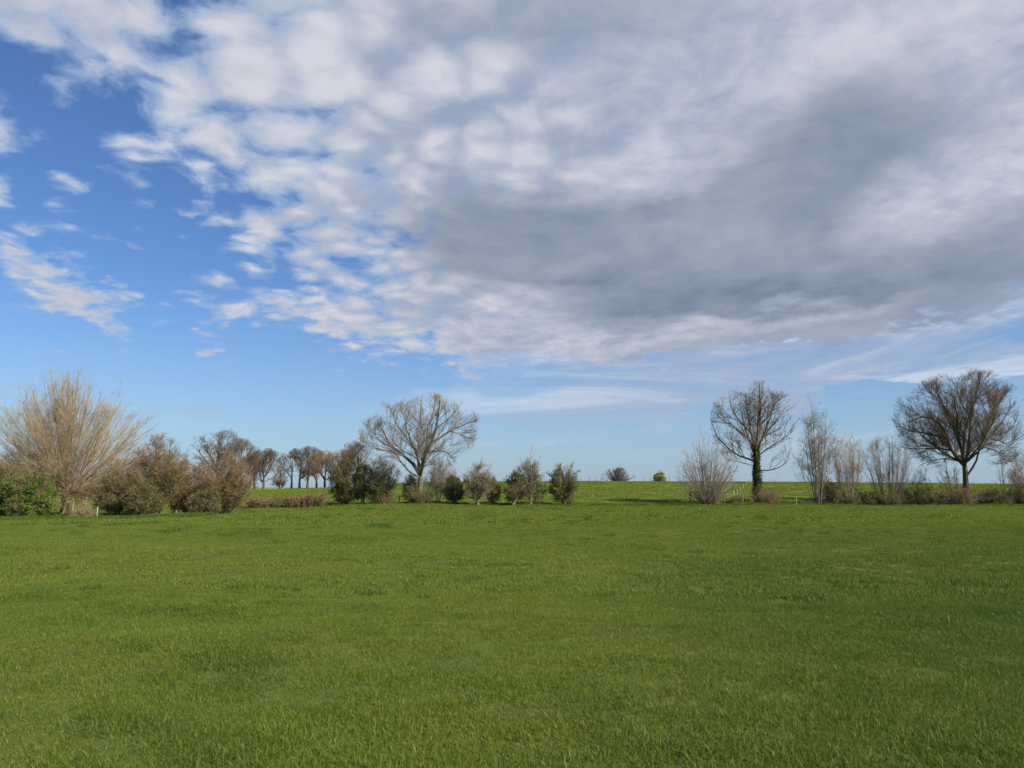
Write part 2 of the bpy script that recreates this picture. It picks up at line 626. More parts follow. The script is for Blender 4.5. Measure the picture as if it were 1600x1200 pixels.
def make_grass():
    gm = grass_material('grass_blades')
    near = [clump_mesh('near_clump', 170, 0.13, 0.021, 0.046, 0.0031, 3, gm, 100 + i, 1.0) for i in range(6)]
    midl = [clump_mesh('mid_clump', 140, 0.20, 0.026, 0.056, 0.0062, 2, gm, 120 + i, 1.0) for i in range(5)]
    far = [clump_mesh('far_clump', 90, 0.42, 0.04, 0.085, 0.020, 2, gm, 140 + i, 1.0) for i in range(4)]
    vfar = [clump_mesh('hill_clump', 70, 0.8, 0.05, 0.10, 0.05, 2, gm, 160 + i, 0.6) for i in range(3)]

    def fill(name, x, y, variants, base, jitter, amp):
        t = 0.55 * patch_field(x, y, 1.3, 5) + 0.45 * patch_field(x, y, 0.45, 6)
        t = t * 0.7 + 0.3 * patch_field(x, y, 5.0, 8)
        tuft = sstep(0.64, 0.80, t)
        worn = sstep(0.42, 0.22, t)
        s = base * (1 + amp * tuft - 0.14 * worn) * _fr.uniform(1 - jitter, 1 + jitter, len(x))
        # longer growth close in on the right of the foreground
        s = s * (1 + 0.42 * sstep(-2.6, -0.6, x) * sstep(7.6, 5.2, y) * (0.35 + patch_field(x, y, 0.7, 9)))
        pts = np.stack([x, y, H(x, y)], -1)
        # the sward is lusher on the right; its darker tint paints falling-off light
        lush_shade = sstep(-0.12, 0.5, x / np.maximum(y, 4.0) + 0.5 * (patch_field(x, y, 6.0, 15) - 0.5)) * sstep(60, 12, y)
        s = s * (1 + 0.22 * lush_shade)
        sward(name, pts, s, np.clip(tuft * 0.42 + 0.62 * lush_shade, 0, 1), variants)
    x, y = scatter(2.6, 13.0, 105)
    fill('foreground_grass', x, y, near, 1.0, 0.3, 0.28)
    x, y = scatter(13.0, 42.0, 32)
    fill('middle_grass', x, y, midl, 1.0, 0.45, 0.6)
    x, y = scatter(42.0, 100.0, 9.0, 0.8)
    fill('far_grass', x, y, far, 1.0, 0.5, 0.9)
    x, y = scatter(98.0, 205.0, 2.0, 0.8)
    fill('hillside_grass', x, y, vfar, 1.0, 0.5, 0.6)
    # dark tussocks left by the grazing animals, in loose groups
    n = 5200
    y = np.sqrt(_fr.uniform(10.0 ** 2, 92.0 ** 2, n)); x = _fr.uniform(-1, 1, n) * (0.74 * y + 2)
    k = (patch_field(x, y, 7.0, 41) > 0.60) & (patch_field(x, y, 1.1, 42) > 0.66)
    k |= _fr.uniform(0, 1, n) < 0.035
    x, y = x[k], y[k]
    tus = [clump_mesh('tussock_clump', 150, 0.24, 0.07, 0.125, 0.012, 3, gm, 190 + i, 0.75) for i in range(4)]
    sward('tussock_grass', np.stack([x, y, H(x, y)], -1), _fr.uniform(0.6, 1.25, len(x)) * (0.75 + 0.75 * sstep(14, 50, y)), _fr.uniform(0.8, 1.0, len(x)), tus)
    # a few dry stalks
    dm, nt, out = new_mat('dry_stalks')
    b = node(nt, 'ShaderNodeBsdfPrincipled')
    b.inputs['Base Color'].default_value = (0.27, 0.25, 0.12, 1)
    b.inputs['Roughness'].default_value = 0.7
    link(nt, b.outputs[0], out.inputs[0])
    x, y = scatter(3.0, 24.0, 2.2)
    stk = [clump_mesh('stalk_clump', 5, 0.16, 0.03, 0.06, 0.0028, 3, dm, 200 + i, 1.1) for i in range(5)]
    sward('dry_stalks', np.stack([x, y, H(x, y) + 0.012], -1), _fr.uniform(0.5, 1.15, len(x)), np.zeros(len(x)), stk)
    # rank unmown grass and dead stems along the foot of the hedge and of the thicket
    def fringe(n, hedge_x, jitter):
        x1 = _fr.uniform(hedge_x[0], hedge_x[1], n); y1 = 95.4 + _fr.normal(0, jitter, n)
        u = _fr.uniform(0, 1, n // 2)
        px = -60 + 450 * u
        y2 = np.interp(px, [-60, 60, 160, 330, 390], [58, 58.5, 64.5, 66.5, 88]) + _fr.normal(0, jitter * 0.8, n // 2)
        x2 = (px - 800) / F * y2
        x = np.concatenate([x1, x2]); y = np.concatenate([y1, y2])
        keep = patch_field(x, y, 1.6, 12) > 0.40
        return x[keep], y[keep]
    rank = [clump_mesh('rank_clump', 60, 0.35, 0.14, 0.32, 0.022, 2, gm, 180 + i, 0.55) for i in range(3)]
    x, y = fringe(6500, (-34, 74), 1.1)
    sward('hedge_foot_grass', np.stack([x, y, H(x, y)], -1), _fr.uniform(0.45, 1.15, len(x)), _fr.uniform(0.2, 0.9, len(x)), rank)
    bm_, nt, out = new_mat('dead_stems')
    b = node(nt, 'ShaderNodeBsdfPrincipled')
    at = node(nt, 'ShaderNodeAttribute', attribute_name='rnd')
    link(nt, mixc(nt, V(nt, at.outputs['Fac']), (0.13, 0.09, 0.05), (0.30, 0.22, 0.12)), b.inputs['Base Color'])
    b.inputs['Roughness'].default_value = 0.8
    link(nt, b.outputs[0], out.inputs[0])
    dead = [clump_mesh('dead_clump', 34, 0.32, 0.10, 0.38, 0.016, 2, bm_, 210 + i, 0.7) for i in range(3)]
    x, y = fringe(2600, (-34, 74), 0.8)
    k = patch_field(x, y, 2.4, 52) > 0.5
    x, y = x[k], y[k] + 1.4
    sward('dead_grass_fringe', np.stack([x, y, H(x, y)], -1), _fr.uniform(0.4, 1.1, len(x)), np.zeros(len(x)), dead)


make_grass()


# ---------------------------------------------------------------- bark, twigs and leaves
def bark_material(name, c1, c2, scale=6.0, third=None):
    m, nt, out = new_mat(name)
    b = node(nt, 'ShaderNodeBsdfPrincipled')
    tc = node(nt, 'ShaderNodeTexCoord')
    mp = node(nt, 'ShaderNodeMapping')
    mp.inputs['Scale'].default_value = (1, 1, 0.35)
    link(nt, tc.outputs['Object'], mp.inputs[0])
    n = noise(nt, mp.outputs[0], scale, 5.0, 0.65)
    col = mixc(nt, n.smooth(0.36, 0.64), c1, c2)
    if third:
        n2 = noise(nt, tc.outputs['Object'], 0.8, 3.0, 0.6)
        col = mixc(nt, n2.smooth(0.48, 0.66), col, third)
    link(nt, col, b.inputs['Base Color'])
    b.inputs['Roughness'].default_value = 0.9
    b.inputs['Specular IOR Level'].default_value = 0.15
    bp = node(nt, 'ShaderNodeBump')
    bp.inputs['Strength'].default_value = 0.6
    bp.inputs['Distance'].default_value = 0.03
    link(nt, n, bp.inputs['Height'])
    link(nt, bp.outputs[0], b.inputs['Normal'])
    link(nt, b.outputs[0], out.inputs[0])
    return m


def leaf_material(name, c1, c2, c3, trans=0.3):
    m, nt, out = new_mat(name)
    at = node(nt, 'ShaderNodeAttribute', attribute_name='rnd')
    r = V(nt, at.outputs['Fac'])
    tc = node(nt, 'ShaderNodeTexCoord')
    n = noise(nt, tc.outputs['Object'], 1.1, 3.0, 0.6)
    col = mixc(nt, r, c1, c2)
    col = mixc(nt, n.smooth(0.45, 0.65) * 0.8, col, c3)
    b = node(nt, 'ShaderNodeBsdfPrincipled')
    link(nt, col, b.inputs['Base Color'])
    b.inputs['Roughness'].default_value = 0.6
    b.inputs['Specular IOR Level'].default_value = 0.06
    t = node(nt, 'ShaderNodeBsdfTranslucent')
    link(nt, col, t.inputs['Color'])
    mx = node(nt, 'ShaderNodeMixShader')
    mx.inputs[0].default_value = trans
    link(nt, b.outputs[0], mx.inputs[1]); link(nt, t.outputs[0], mx.inputs[2])
    link(nt, mx.outputs[0], out.inputs[0])
    return m


BARK = {
    'ash': bark_material('ash_bark', (0.12, 0.098, 0.064), (0.205, 0.175, 0.128), 5, (0.13, 0.125, 0.06)),
    'ash_twig': bark_material('ash_twigs', (0.165, 0.135, 0.098), (0.255, 0.213, 0.160), 2),
    'oak': bark_material('oak_bark', (0.065, 0.052, 0.035), (0.125, 0.100, 0.065), 5, (0.100, 0.095, 0.040)),
    'oak_twig': bark_material('oak_twigs', (0.095, 0.070, 0.050), (0.165, 0.118, 0.080), 2),
    'purple_twig': bark_material('purple_twigs', (0.130, 0.100, 0.095), (0.200, 0.155, 0.145), 1.5),
    'maple': bark_material('dark_bark', (0.090, 0.075, 0.050), (0.170, 0.140, 0.095), 5, (0.120, 0.120, 0.050)),
    'maple_twig': bark_material('dark_twigs', (0.145, 0.117, 0.088), (0.225, 0.185, 0.142), 2),
    'willow': bark_material('willow_rods', (0.20, 0.135, 0.062), (0.32, 0.225, 0.115), 1.2, (0.18, 0.12, 0.06)),
    'willow_twig': bark_material('willow_twigs', (0.285, 0.218, 0.125), (0.375, 0.298, 0.182), 1.2),
    'willow_trunk': bark_material('willow_trunk', (0.091, 0.070, 0.042), (0.154, 0.119, 0.077), 5),
    'hazel': bark_material('grey_stems', (0.150, 0.125, 0.085), (0.240, 0.205, 0.145), 3),
    'hazel_twig': bark_material('grey_twigs', (0.165, 0.132, 0.094), (0.250, 0.208, 0.155), 1.5),
    'red_twig': bark_material('russet_twigs', (0.175, 0.118, 0.064), (0.260, 0.178, 0.105), 1.5),
    'tan_twig': bark_material('tan_twigs', (0.225, 0.158, 0.090), (0.320, 0.230, 0.140), 1.5),
    'thorn': bark_material('thorn_bark', (0.125, 0.098, 0.062), (0.205, 0.160, 0.105), 4),
    'thorn_twig': bark_material('thorn_twigs', (0.130, 0.104, 0.056), (0.210, 0.168, 0.098), 1.5),
    'pale_twig': bark_material('pale_twigs', (0.205, 0.170, 0.125), (0.300, 0.252, 0.190), 1.5),
}
LEAF = {
    'green': leaf_material('fresh_hawthorn_leaves', (0.085, 0.150, 0.016), (0.130, 0.205, 0.026), (0.105, 0.135, 0.022)),
    'olive': leaf_material('olive_leaf_buds', (0.112, 0.136, 0.027), (0.178, 0.194, 0.046), (0.140, 0.124, 0.036)),
    'dark': leaf_material('dark_evergreen_leaves', (0.060, 0.070, 0.018), (0.105, 0.108, 0.030), (0.095, 0.075, 0.026)),
    'brown': leaf_material('withered_brown_leaves', (0.182, 0.105, 0.049), (0.287, 0.175, 0.087), (0.161, 0.119, 0.049)),
    'russet': leaf_material('russet_buds', (0.160, 0.100, 0.045), (0.220, 0.145, 0.070), (0.140, 0.115, 0.036)),
    'ivy': leaf_material('ivy_leaves', (0.030, 0.046, 0.012), (0.060, 0.082, 0.020), (0.055, 0.055, 0.018)),
    'yellow': leaf_material('pale_yellow_leaves', (0.42, 0.42, 0.17), (0.52, 0.51, 0.23), (0.40, 0.41, 0.17)),
    'catkin': leaf_material('straw_catkins', (0.370, 0.290, 0.120), (0.470, 0.385, 0.190), (0.330, 0.270, 0.100)),
    'key': leaf_material('dark_seed_bunches', (0.085, 0.062, 0.045), (0.140, 0.100, 0.070), (0.105, 0.070, 0.045)),
}


# ---------------------------------------------------------------- branching
def unit(v):
    return v / np.maximum(np.linalg.norm(v, axis=-1, keepdims=True), 1e-9)


def tubes(groups):
    """groups: list of (points B,n,3; radii B,n; sides) -> verts, faces, loops per face."""
    vs, fs, lp, off = [], [], [], 0
    for P, Rr, k in groups:
        if len(P) == 0:
            continue
        B, n, _ = P.shape
        T = unit(np.gradient(P, axis=1))
        mean = unit(P[:, -1] - P[:, 0] + 1e-6)
        ref = np.where((np.abs(mean[:, 2:3]) > 0.8), np.array([[1.0, 0.1, 0]]), np.array([[0.05, 0.1, 1.0]]))
        U = unit(np.cross(T, np.repeat(ref[:, None, :], n, 1)))
        Wv = np.cross(T, U)
        th = np.arange(k) * 2 * np.pi / k
        ring = P[:, :, None, :] + Rr[:, :, None, None] * (np.cos(th)[None, None, :, None] * U[:, :, None, :] + np.sin(th)[None, None, :, None] * Wv[:, :, None, :])
        vs.append(ring.reshape(-1, 3))
        idx = off + np.arange(B * n * k).reshape(B, n, k)
        a = idx[:, :-1, :]; b = idx[:, 1:, :]
        q = np.stack([a, np.roll(a, -1, 2), np.roll(b, -1, 2), b], -1).reshape(-1, 4)
        fs.append(q.ravel()); lp.append(np.full(len(q), 4))
        # cap of the tip
        if k > 3:
            fs.append(idx[:, -1, :].ravel()); lp.append(np.full(B, k))
        off += B * n * k
    return np.concatenate(vs), np.concatenate(fs), np.concatenate(lp)


def tube_mesh(name, groups, mat, smooth=True):
    v, f, l = tubes(groups)
    return mesh_from(name, v, f, l, mat, smooth=smooth)


def resample(pts, n):
    """Smooth Catmull-Rom resampling of a polyline to n points."""
    p = np.asarray(pts, float)
    if len(p) == 2:
        return p[0] + (p[1] - p[0]) * np.linspace(0, 1, n)[:, None]
    q = np.vstack([2 * p[0] - p[1], p, 2 * p[-1] - p[-2]])
    seg = np.linalg.norm(np.diff(p, axis=0), axis=1)
    cum = np.concatenate([[0], np.cumsum(seg)]) / seg.sum()
    t = np.linspace(0, 1, n)
    i = np.clip(np.searchsorted(cum, t, 'right') - 1, 0, len(seg) - 1)
    u = ((t - cum[i]) / np.maximum(cum[i + 1] - cum[i], 1e-9))[:, None]
    a, b, c, d = q[i], q[i + 1], q[i + 2], q[i + 3]
    return 0.5 * (2 * b + (c - a) * u + (2 * a - 5 * b + 4 * c - d) * u ** 2 + (3 * b - 3 * c + d - a) * u ** 3)


def resample_batch(P, n):
    k = P.shape[1]
    t = np.linspace(0, k - 1, n); i = np.minimum(t.astype(int), k - 2); u = (t - i)[None, :, None]
    return P[:, i] * (1 - u) + P[:, i + 1] * u


class Env:
    """An ellipsoid that a crown grows out to."""
    def __init__(self, c, r):
        self.c = np.asarray(c, float); self.r = np.asarray(r, float)
        q = np.random.default_rng(int(abs(self.r[0] * 1000 + self.r[2] * 77)) % 9999)
        self.k = q.normal(0, 1, (9, 3)) * np.array([2.2, 2.2, 2.2, 3.5, 3.5, 3.5, 6, 6, 6])[:, None]
        self.ph = q.uniform(0, 6.28, 9)
        self.am = np.array([.075, .075, .075, .06, .06, .06, .045, .045, .045])

    def exit(self, p, d):
        q = (p - self.c) / self.r
        e = d / self.r
        A = (e * e).sum(-1); Bq = (q * e).sum(-1); C = (q * q).sum(-1) - 1
        disc = np.maximum(Bq * Bq - A * C, 0)
        s = (-Bq + np.sqrt(disc)) / np.maximum(A, 1e-9)
        s = np.where(Bq * Bq - A * C < 0, 0.0, np.maximum(s, 0.0))
        u = q + e * s[:, None]                      # uneven, lobed outline
        lobe = (np.sin(u @ self.k.T + self.ph) * self.am).sum(-1)
        return np.maximum(0.0, s + (np.minimum(lobe, 0.09) - 0.04) / np.maximum(np.sqrt(A), 1e-6))


def grow(r, P, Rr, count, t0=0.3, t1=0.98, ang=45, sd=12, length=(1.0, 2.0), npts=5, wander=0.12, up=0.15,
         env=None, fill=(0.75, 1.05), ratio=0.6, rmin=0.006, rtip=0.5, taperlen=0.0, curve=0.0):
    """Side shoots of every branch in P; vectorised."""
    B, n, _ = P.shape
    cnt = np.full(B, count) if np.isscalar(count) else np.asarray(count)
    cnt = np.maximum(0, np.floor(cnt + r.uniform(0, 1, B))).astype(int)
    ix = np.repeat(np.arange(B), cnt)
    N = len(ix)
    if N == 0:
        return np.zeros((0, npts, 3)), np.zeros((0, npts))
    t = r.uniform(t0, t1, N)
    f = t * (n - 1); i = np.minimum(f.astype(int), n - 2); u = (f - i)[:, None]
    p = P[ix, i] * (1 - u) + P[ix, i + 1] * u
    T = unit(P[ix, i + 1] - P[ix, i])
    pr = Rr[ix, i] * (1 - u[:, 0]) + Rr[ix, i + 1] * u[:, 0]
    rnd = unit(r.normal(0, 1, (N, 3)))
    S = unit(np.cross(T, rnd))
    a = np.radians(np.clip(r.normal(ang, sd, N), 5, 110))[:, None]
    d = np.cos(a) * T + np.sin(a) * S
    d[:, 2] += up
    d = unit(d)
    L = r.uniform(min(length), max(length), N) * (1 - taperlen * t)
    if env is not None:
        e = env.exit(p, d) * r.uniform(fill[0], fill[1], N)
        ok = r.uniform(0, 1, N) < np.clip((e + 0.06) / (0.75 * L), 0.03, 1)
        p, d, e, L, pr = p[ok], d[ok], e[ok], L[ok], pr[ok]
        N = len(p)
        if N == 0:
            return np.zeros((0, npts, 3)), np.zeros((0, npts))
        L = np.minimum(L, np.maximum(e, min(length) * 0.4))
    pts = [p]
    cur = p
    step = (L / (npts - 1))[:, None]
    for k in range(npts - 1):
        d = d + r.normal(0, wander, (N, 3))
        d[:, 2] += curve
        d = unit(d)
        cur = cur + d * step
        pts.append(cur)
    Q = np.stack(pts, 1)
    r0 = np.maximum(pr * ratio * r.uniform(0.7, 1.1, N), rmin)
    tip = np.maximum(r0 * rtip, rmin * 0.6)
    tt = np.linspace(0, 1, npts)[None, :]
    return Q, r0[:, None] * (1 - tt) + tip[:, None] * tt


def leaf_mesh(name, r, pts, size, spread, mat, elong=1.0):
    """Small leaf faces scattered round the given points."""
    n = len(pts)
    c = pts + r.normal(0, spread, (n, 3))
    a = unit(r.normal(0, 1, (n, 3)))
    b = unit(np.cross(a, r.normal(0, 1, (n, 3))))
    s = (size * r.uniform(0.6, 1.4, n))[:, None]
    a = a * s * elong; b = b * s * 0.7
    v = np.stack([c - a, c - b, c + a, c + b], 1).reshape(-1, 3)
    return mesh_from(name, v, np.arange(4 * n), np.full(n, 4), mat, {'rnd': np.repeat(r.uniform(0, 1, n), 4)})


def points_on(r, P, n, t0=0.2):
    B, k, _ = P.shape
    i = r.integers(0, B, n)
    t = r.uniform(t0, 1, n) * (k - 1)
    j = np.minimum(t.astype(int), k - 2); u = (t - j)[:, None]
    return P[i, j] * (1 - u) + P[i, j + 1] * u


def wobble(r, P, amp):
    """Give long straight polylines a natural irregular line."""
    n = P.shape[-2]
    w = r.normal(0, amp, P.shape)
    w[..., 0, :] = 0
    return P + np.cumsum(w, -2) * np.linspace(0, 1, n)[:, None] ** 0.5


def thing(name, label, cat, loc, group=None):
    o = link_obj(name, None)
    o.empty_display_size = 0.3
    o.location = loc
    tag(o, label, cat, group)
    return o


def base_at(px, depth, dig=0.06):
    p = W(px, 760, depth)
    return Vector((p.x, depth, hz(p.x, depth) - dig))


def local(base, px, py, depth, off=0.0):
    p = W(px, py, depth) - base
    return np.array([p.x, off, p.z])


# ------------------------------------------------ large standing trees with drawn-out limbs
def limb_tree(name, label, px, depth, trunk, limbs, env_px, seed, bark, twig, group=None, rb=0.42,
              extra=6, n2=9, n3=7, n4=6, twig_r=0.011, up2=0.25, depth_ratio=0.85, leaves=None, seeds=None, ivy=None,
              up3=0.2, ang=42, fork=None):
    r = np.random.default_rng(seed)
    base = base_at(px, depth)
    t = thing(name, label, 'tree', base, group)
    tp = np.array([local(base, x, y, depth, 0) for x, y in trunk])
    tp[0, 2] = -0.05
    TP = resample(tp, 14)[None]
    tl = np.linspace(0, 1, 14)
    TR = (rb * (1 - 0.42 * tl) + 0.55 * rb * np.exp(-tl * 14))[None]
    ex, ey, ew, eh = env_px
    c = local(base, ex, ey, depth)
    m = depth / F
    env = Env(c, (ew * m * 1.05, ew * m * depth_ratio, eh * m * 1.04))
    LP, LR = [], []
    for li in limbs:
        pts, r0 = li
        q = np.array([local(base, x, y, depth) for x, y in pts])
        n = len(q)
        dy = r.uniform(-1, 1) * 0.35 * ew * m * depth_ratio
        q[:, 1] = dy * (np.linspace(0, 1, n) ** 1.2)
        P = resample(q, 12)
        P = wobble(r, P, 0.05)
        LP.append(P)
        LR.append(r0 * (1 - 0.80 * np.linspace(0, 1, 12)))
    # limbs that come towards and go away from the viewer
    top = tp[-1]
    for k in range(extra):
        a = math.pi / 2 * (1 if k % 2 else -1) + r.uniform(-0.7, 0.7)
        el = math.radians(r.uniform(25, 65))
        d = np.array([math.cos(a) * math.cos(el), math.sin(a) * math.cos(el), math.sin(el)])
        st = TP[0, int(r.uniform(0.75, 1.0) * 13)]
        ln = float(env.exit(st[None], d[None])[0]) * r.uniform(0.75, 0.92)
        q = np.array([st, st + d * ln * 0.4 + np.array([0, 0, -0.06 * ln]), st + d * ln * 0.75, st + d * ln + np.array([0, 0, 0.08 * ln])])
        P = wobble(r, resample(q, 12), 0.06)
        LP.append(P)
        LR.append(rb * r.uniform(0.30, 0.42) * (1 - 0.80 * np.linspace(0, 1, 12)))
    LP = np.array(LP); LR = np.array(LR)
    src, srcR = LP, LR
    P2, R2 = grow(r, src, srcR, n2, 0.16, 0.95, ang, 13, (1.6, 4.6), 8, 0.065, up2, env, (0.75, 1.02), 0.48, 0.018, 0.35, 0.40, 0.025)
    P2b, R2b = grow(r, P2, R2, n2 * 0.30, 0.25, 0.9, 38, 12, (1.2, 2.6), 6, 0.08, up2, env, (0.8, 1.02), 0.65, 0.016, 0.4, 0.3, 0.025)
    P2 = P2 if not len(P2b) else P2
    PA = np.concatenate([resample_batch(P2, 6), P2b]); RA = np.concatenate([np.linspace(0, 1, 6)[None] * (R2[:, -1:] - R2[:, :1]) + R2[:, :1], R2b])
    P3, R3 = grow(r, PA, RA, n3, 0.15, 1.0, 34, 11, (0.7, 1.9), 5, 0.07, up3, env, (0.85, 1.08), 0.6, 0.0105, 0.5, 0.25, 0.03)
    P3b, R3b = grow(r, LP, LR, n2 * 0.9, 0.5, 1.0, 36, 12, (0.8, 2.0), 5, 0.07, up3, env, (0.85, 1.08), 0.5, 0.0105, 0.5, 0.25, 0.03)
    P3 = np.concatenate([P3, P3b]); R3 = np.concatenate([R3, R3b])
    P4, R4 = grow(r, P3, R3, n4, 0.12, 1.0, 32, 11, (0.35, 0.95), 3, 0.06, 0.15, env, (0.95, 1.22), 0.7, twig_r, 0.6)
    link_obj('trunk', tube_mesh('trunk', [(TP, TR, 10)], BARK[bark]), t)
    link_obj('limbs', tube_mesh('limbs', [(LP, LR, 7), (P2, R2, 5), (P2b, R2b, 4)], BARK[bark]), t)
    link_obj('twigs', tube_mesh('twigs', [(P3, R3, 4), (P4, R4, 3)], BARK[twig]), t)
    if leaves:
        kind, n, size, low = leaves
        pt = points_on(r, P4, n * 3)
        # dead leaves hang in the lower and middle crown, in clumps
        h = (pt[:, 2] - (c[2] - eh * m)) / (2 * eh * m)
        cl = patch_field(pt[:, 0] + 0.6 * pt[:, 1], pt[:, 2], 1.0, seed + 900)
        keep = (cl + r.normal(0, 0.08, len(pt)) > 0.50) & (h < low + r.normal(0, 0.08, len(pt)))
        pt = pt[keep][:n]
        link_obj('dead_leaves', leaf_mesh('dead_leaves', r, pt, size, 0.05, LEAF[kind]), t)
    if seeds:
        n, size = seeds
        pt = points_on(r, P4, n, 0.6)
        cl = patch_field(pt[:, 0] + 0.6 * pt[:, 1], pt[:, 2], 0.8, seed + 700)
        pt = pt[cl > 0.38]
        pt = np.repeat(pt, 2, 0)
        link_obj('seed_bunches', leaf_mesh('seed_bunches', r, pt, size, 0.05, LEAF['key'], 1.2), t)
    if ivy:
        y0, y1, n = ivy
        z0 = local(base, px, y0, depth)[2]; z1 = local(base, px, y1, depth)[2]
        z = r.uniform(0, 1, n) ** 0.9 * (z1 - z0) + z0
        ax = np.interp(z, TP[0, :, 2], TP[0, :, 0]); rad = np.interp(z, TP[0, :, 2], TR[0])
        a = r.uniform(0, 2 * np.pi, n)
        q = rad + np.abs(r.normal(0, 0.17, n)) * (0.3 + 1.2 * patch_field(a * 0.6, z, 0.8, 88)) + 0.01
        pt = np.stack([ax + q * np.cos(a), q * np.sin(a), z], -1)
        link_obj('ivy', leaf_mesh('ivy', r, pt, 0.075, 0.03, LEAF['ivy']), t)
    return t


# ------------------------------------------------ coppiced shrubs: stems fan out of one stool
def fan_shrub(name, label, px, depth, top_py, half_px, seed, stem='hazel', twig='hazel_twig', cat='shrub', group=None,
              stems=26, spread=38, power=1.0, n2=10, n3=6, stem_r=0.05, twig_r=0.010, base_r=0.25, base_h=0.0, squash=0.8,
              side_ang=20, curve=0.03, leaves=None, brush=None, lean=0.0, top_soft=0.18, n4=0, inner=0.55, droop=(0.35, 0.75)):
    r = np.random.default_rng(seed)
    base = base_at(px, depth)
    t = thing(name, label, cat, base, group)
    top = local(base, px, top_py, depth)[2]
    hw = half_px * depth / F
    # where each stem ends: on a dome of the shrub's outline
    N = stems
    u = np.sqrt(r.uniform(0.0, 1, N)) if inner is None else r.uniform(0, 1, N) ** inner
    a = np.arange(N) * 2.39996 + r.uniform(-0.4, 0.4, N)
    k = 1 - u ** 2.2 * r.uniform(droop[0], droop[1], N)
    ends = np.stack([u * np.cos(a) * hw * r.uniform(0.8, 1.0, N) + lean * hw, u * np.sin(a) * hw * squash,
                     base_h + (top - base_h) * k * (1 - top_soft * r.uniform(0, 1, N))], -1)
    b0 = np.stack([np.cos(a) * base_r * np.sqrt(u), np.sin(a) * base_r * np.sqrt(u), np.full(N, base_h) + r.uniform(-0.06, 0.06, N) * (base_h > 0)], -1)
    s = np.linspace(0, 1, 9)
    P = np.zeros((N, 9, 3))
    for j, q in enumerate(s):
        hor = b0[:, :2] + (ends[:, :2] - b0[:, :2]) * (q ** power)
        P[:, j, :2] = hor
        P[:, j, 2] = b0[:, 2] + (ends[:, 2] - b0[:, 2]) * q
    P = wobble(r, P, 0.022 * max(1.0, top / 6))
    R0 = stem_r * r.uniform(0.55, 1.2, N)
    Rr = R0[:, None] * (1 - 0.82 * s[None, :])
    env = Env((lean * hw, 0, top * 0.52 + base_h * 0.48), (hw * 1.08, hw * squash * 1.1, (top - base_h) * 0.52))
    P2, R2 = grow(r, P, Rr, n2, 0.25, 0.97, side_ang + 8, 9, (0.5, 0.26 * top + 0.3), 5, 0.06, 0.02, env, (0.8, 1.15), 0.55, twig_r * 1.25, 0.5, 0.45, curve * 0.5)
    P3, R3 = grow(r, P2, R2, n3, 0.15, 1.0, side_ang + 12, 10, (0.3, 0.9), 3, 0.07, 0.06, env, (0.9, 1.3), 0.7, twig_r, 0.6)
    groups = [(P2, R2, 4), (P3, R3, 3)]
    last = P3
    if n4:
        P4, R4 = grow(r, P3, R3, n4, 0.2, 1.0, side_ang + 10, 10, (0.2, 0.5), 3, 0.08, 0.15, None, (0.9, 1.2), 0.8, twig_r * 0.9, 0.7)
        groups.append((P4, R4, 3)); last = P4
    link_obj('stems', tube_mesh('stems', [(P, Rr, 5)], BARK[stem]), t)
    link_obj('twigs', tube_mesh('twigs', groups, BARK[twig]), t)
    if leaves:
        for kind, n, size, lo, hi in leaves:
            pt = points_on(r, last, n * 3, 0.3)
            h = pt[:, 2] / top
            cl = patch_field(pt[:, 0] + 0.7 * pt[:, 1], pt[:, 2], 0.7, seed + 500)
            keep = (h > lo + r.normal(0, .05, len(h))) & (h < hi + r.normal(0, 0.07, len(h))) & (cl > 0.34)
            pt = pt[keep][:n]
            if len(pt):
                nm = {'catkin': 'catkins', 'russet': 'buds'}.get(kind, 'foliage')
                link_obj(nm, leaf_mesh(nm, r, pt, size, 0.05, LEAF[kind]), t)
    if brush:
        basal_brush(t, r, brush, base_h=0)
    return t


def basal_brush(t, r, spec, base_h=0.0, dx=0.0):
    """A tangle of short shoots (and leaves) round the foot of a tree or shrub."""
    wid, hgt, n, twig, leaf, nl = spec
    a = r.uniform(0, 2 * np.pi, n); q = wid * np.sqrt(r.uniform(0, 1, n))
    p = np.stack([dx + q * np.cos(a), q * np.sin(a) * 0.7, np.full(n, -0.03)], -1)
    d = unit(np.stack([np.cos(a) * 0.35, np.sin(a) * 0.35, np.ones(n)], -1) + r.normal(0, 0.25, (n, 3)))
    L = hgt * r.uniform(0.45, 1.1, n) * (1 - 0.45 * (q / wid) ** 2)
    s = np.linspace(0, 1, 5)
    P = p[:, None, :] + d[:, None, :] * (L[:, None] * s[None, :])[:, :, None]
    P = wobble(r, P, 0.05)
    Rr = (0.014 * r.uniform(0.6, 1.2, n))[:, None] * (1 - 0.6 * s[None, :])
    P2, R2 = grow(r, P, Rr, 5, 0.2, 1.0, 42, 15, (0.2, 0.55), 3, 0.15, 0.1, None, (1, 1), 0.7, 0.008, 0.6)
    link_obj('undergrowth', tube_mesh('undergrowth', [(P, Rr, 3), (P2, R2, 3)], BARK[twig]), t)
    if leaf:
        pt = points_on(r, P2, nl)
        link_obj('undergrowth_leaves', leaf_mesh('undergrowth_leaves', r, pt, 0.045, 0.07, LEAF[leaf]), t)


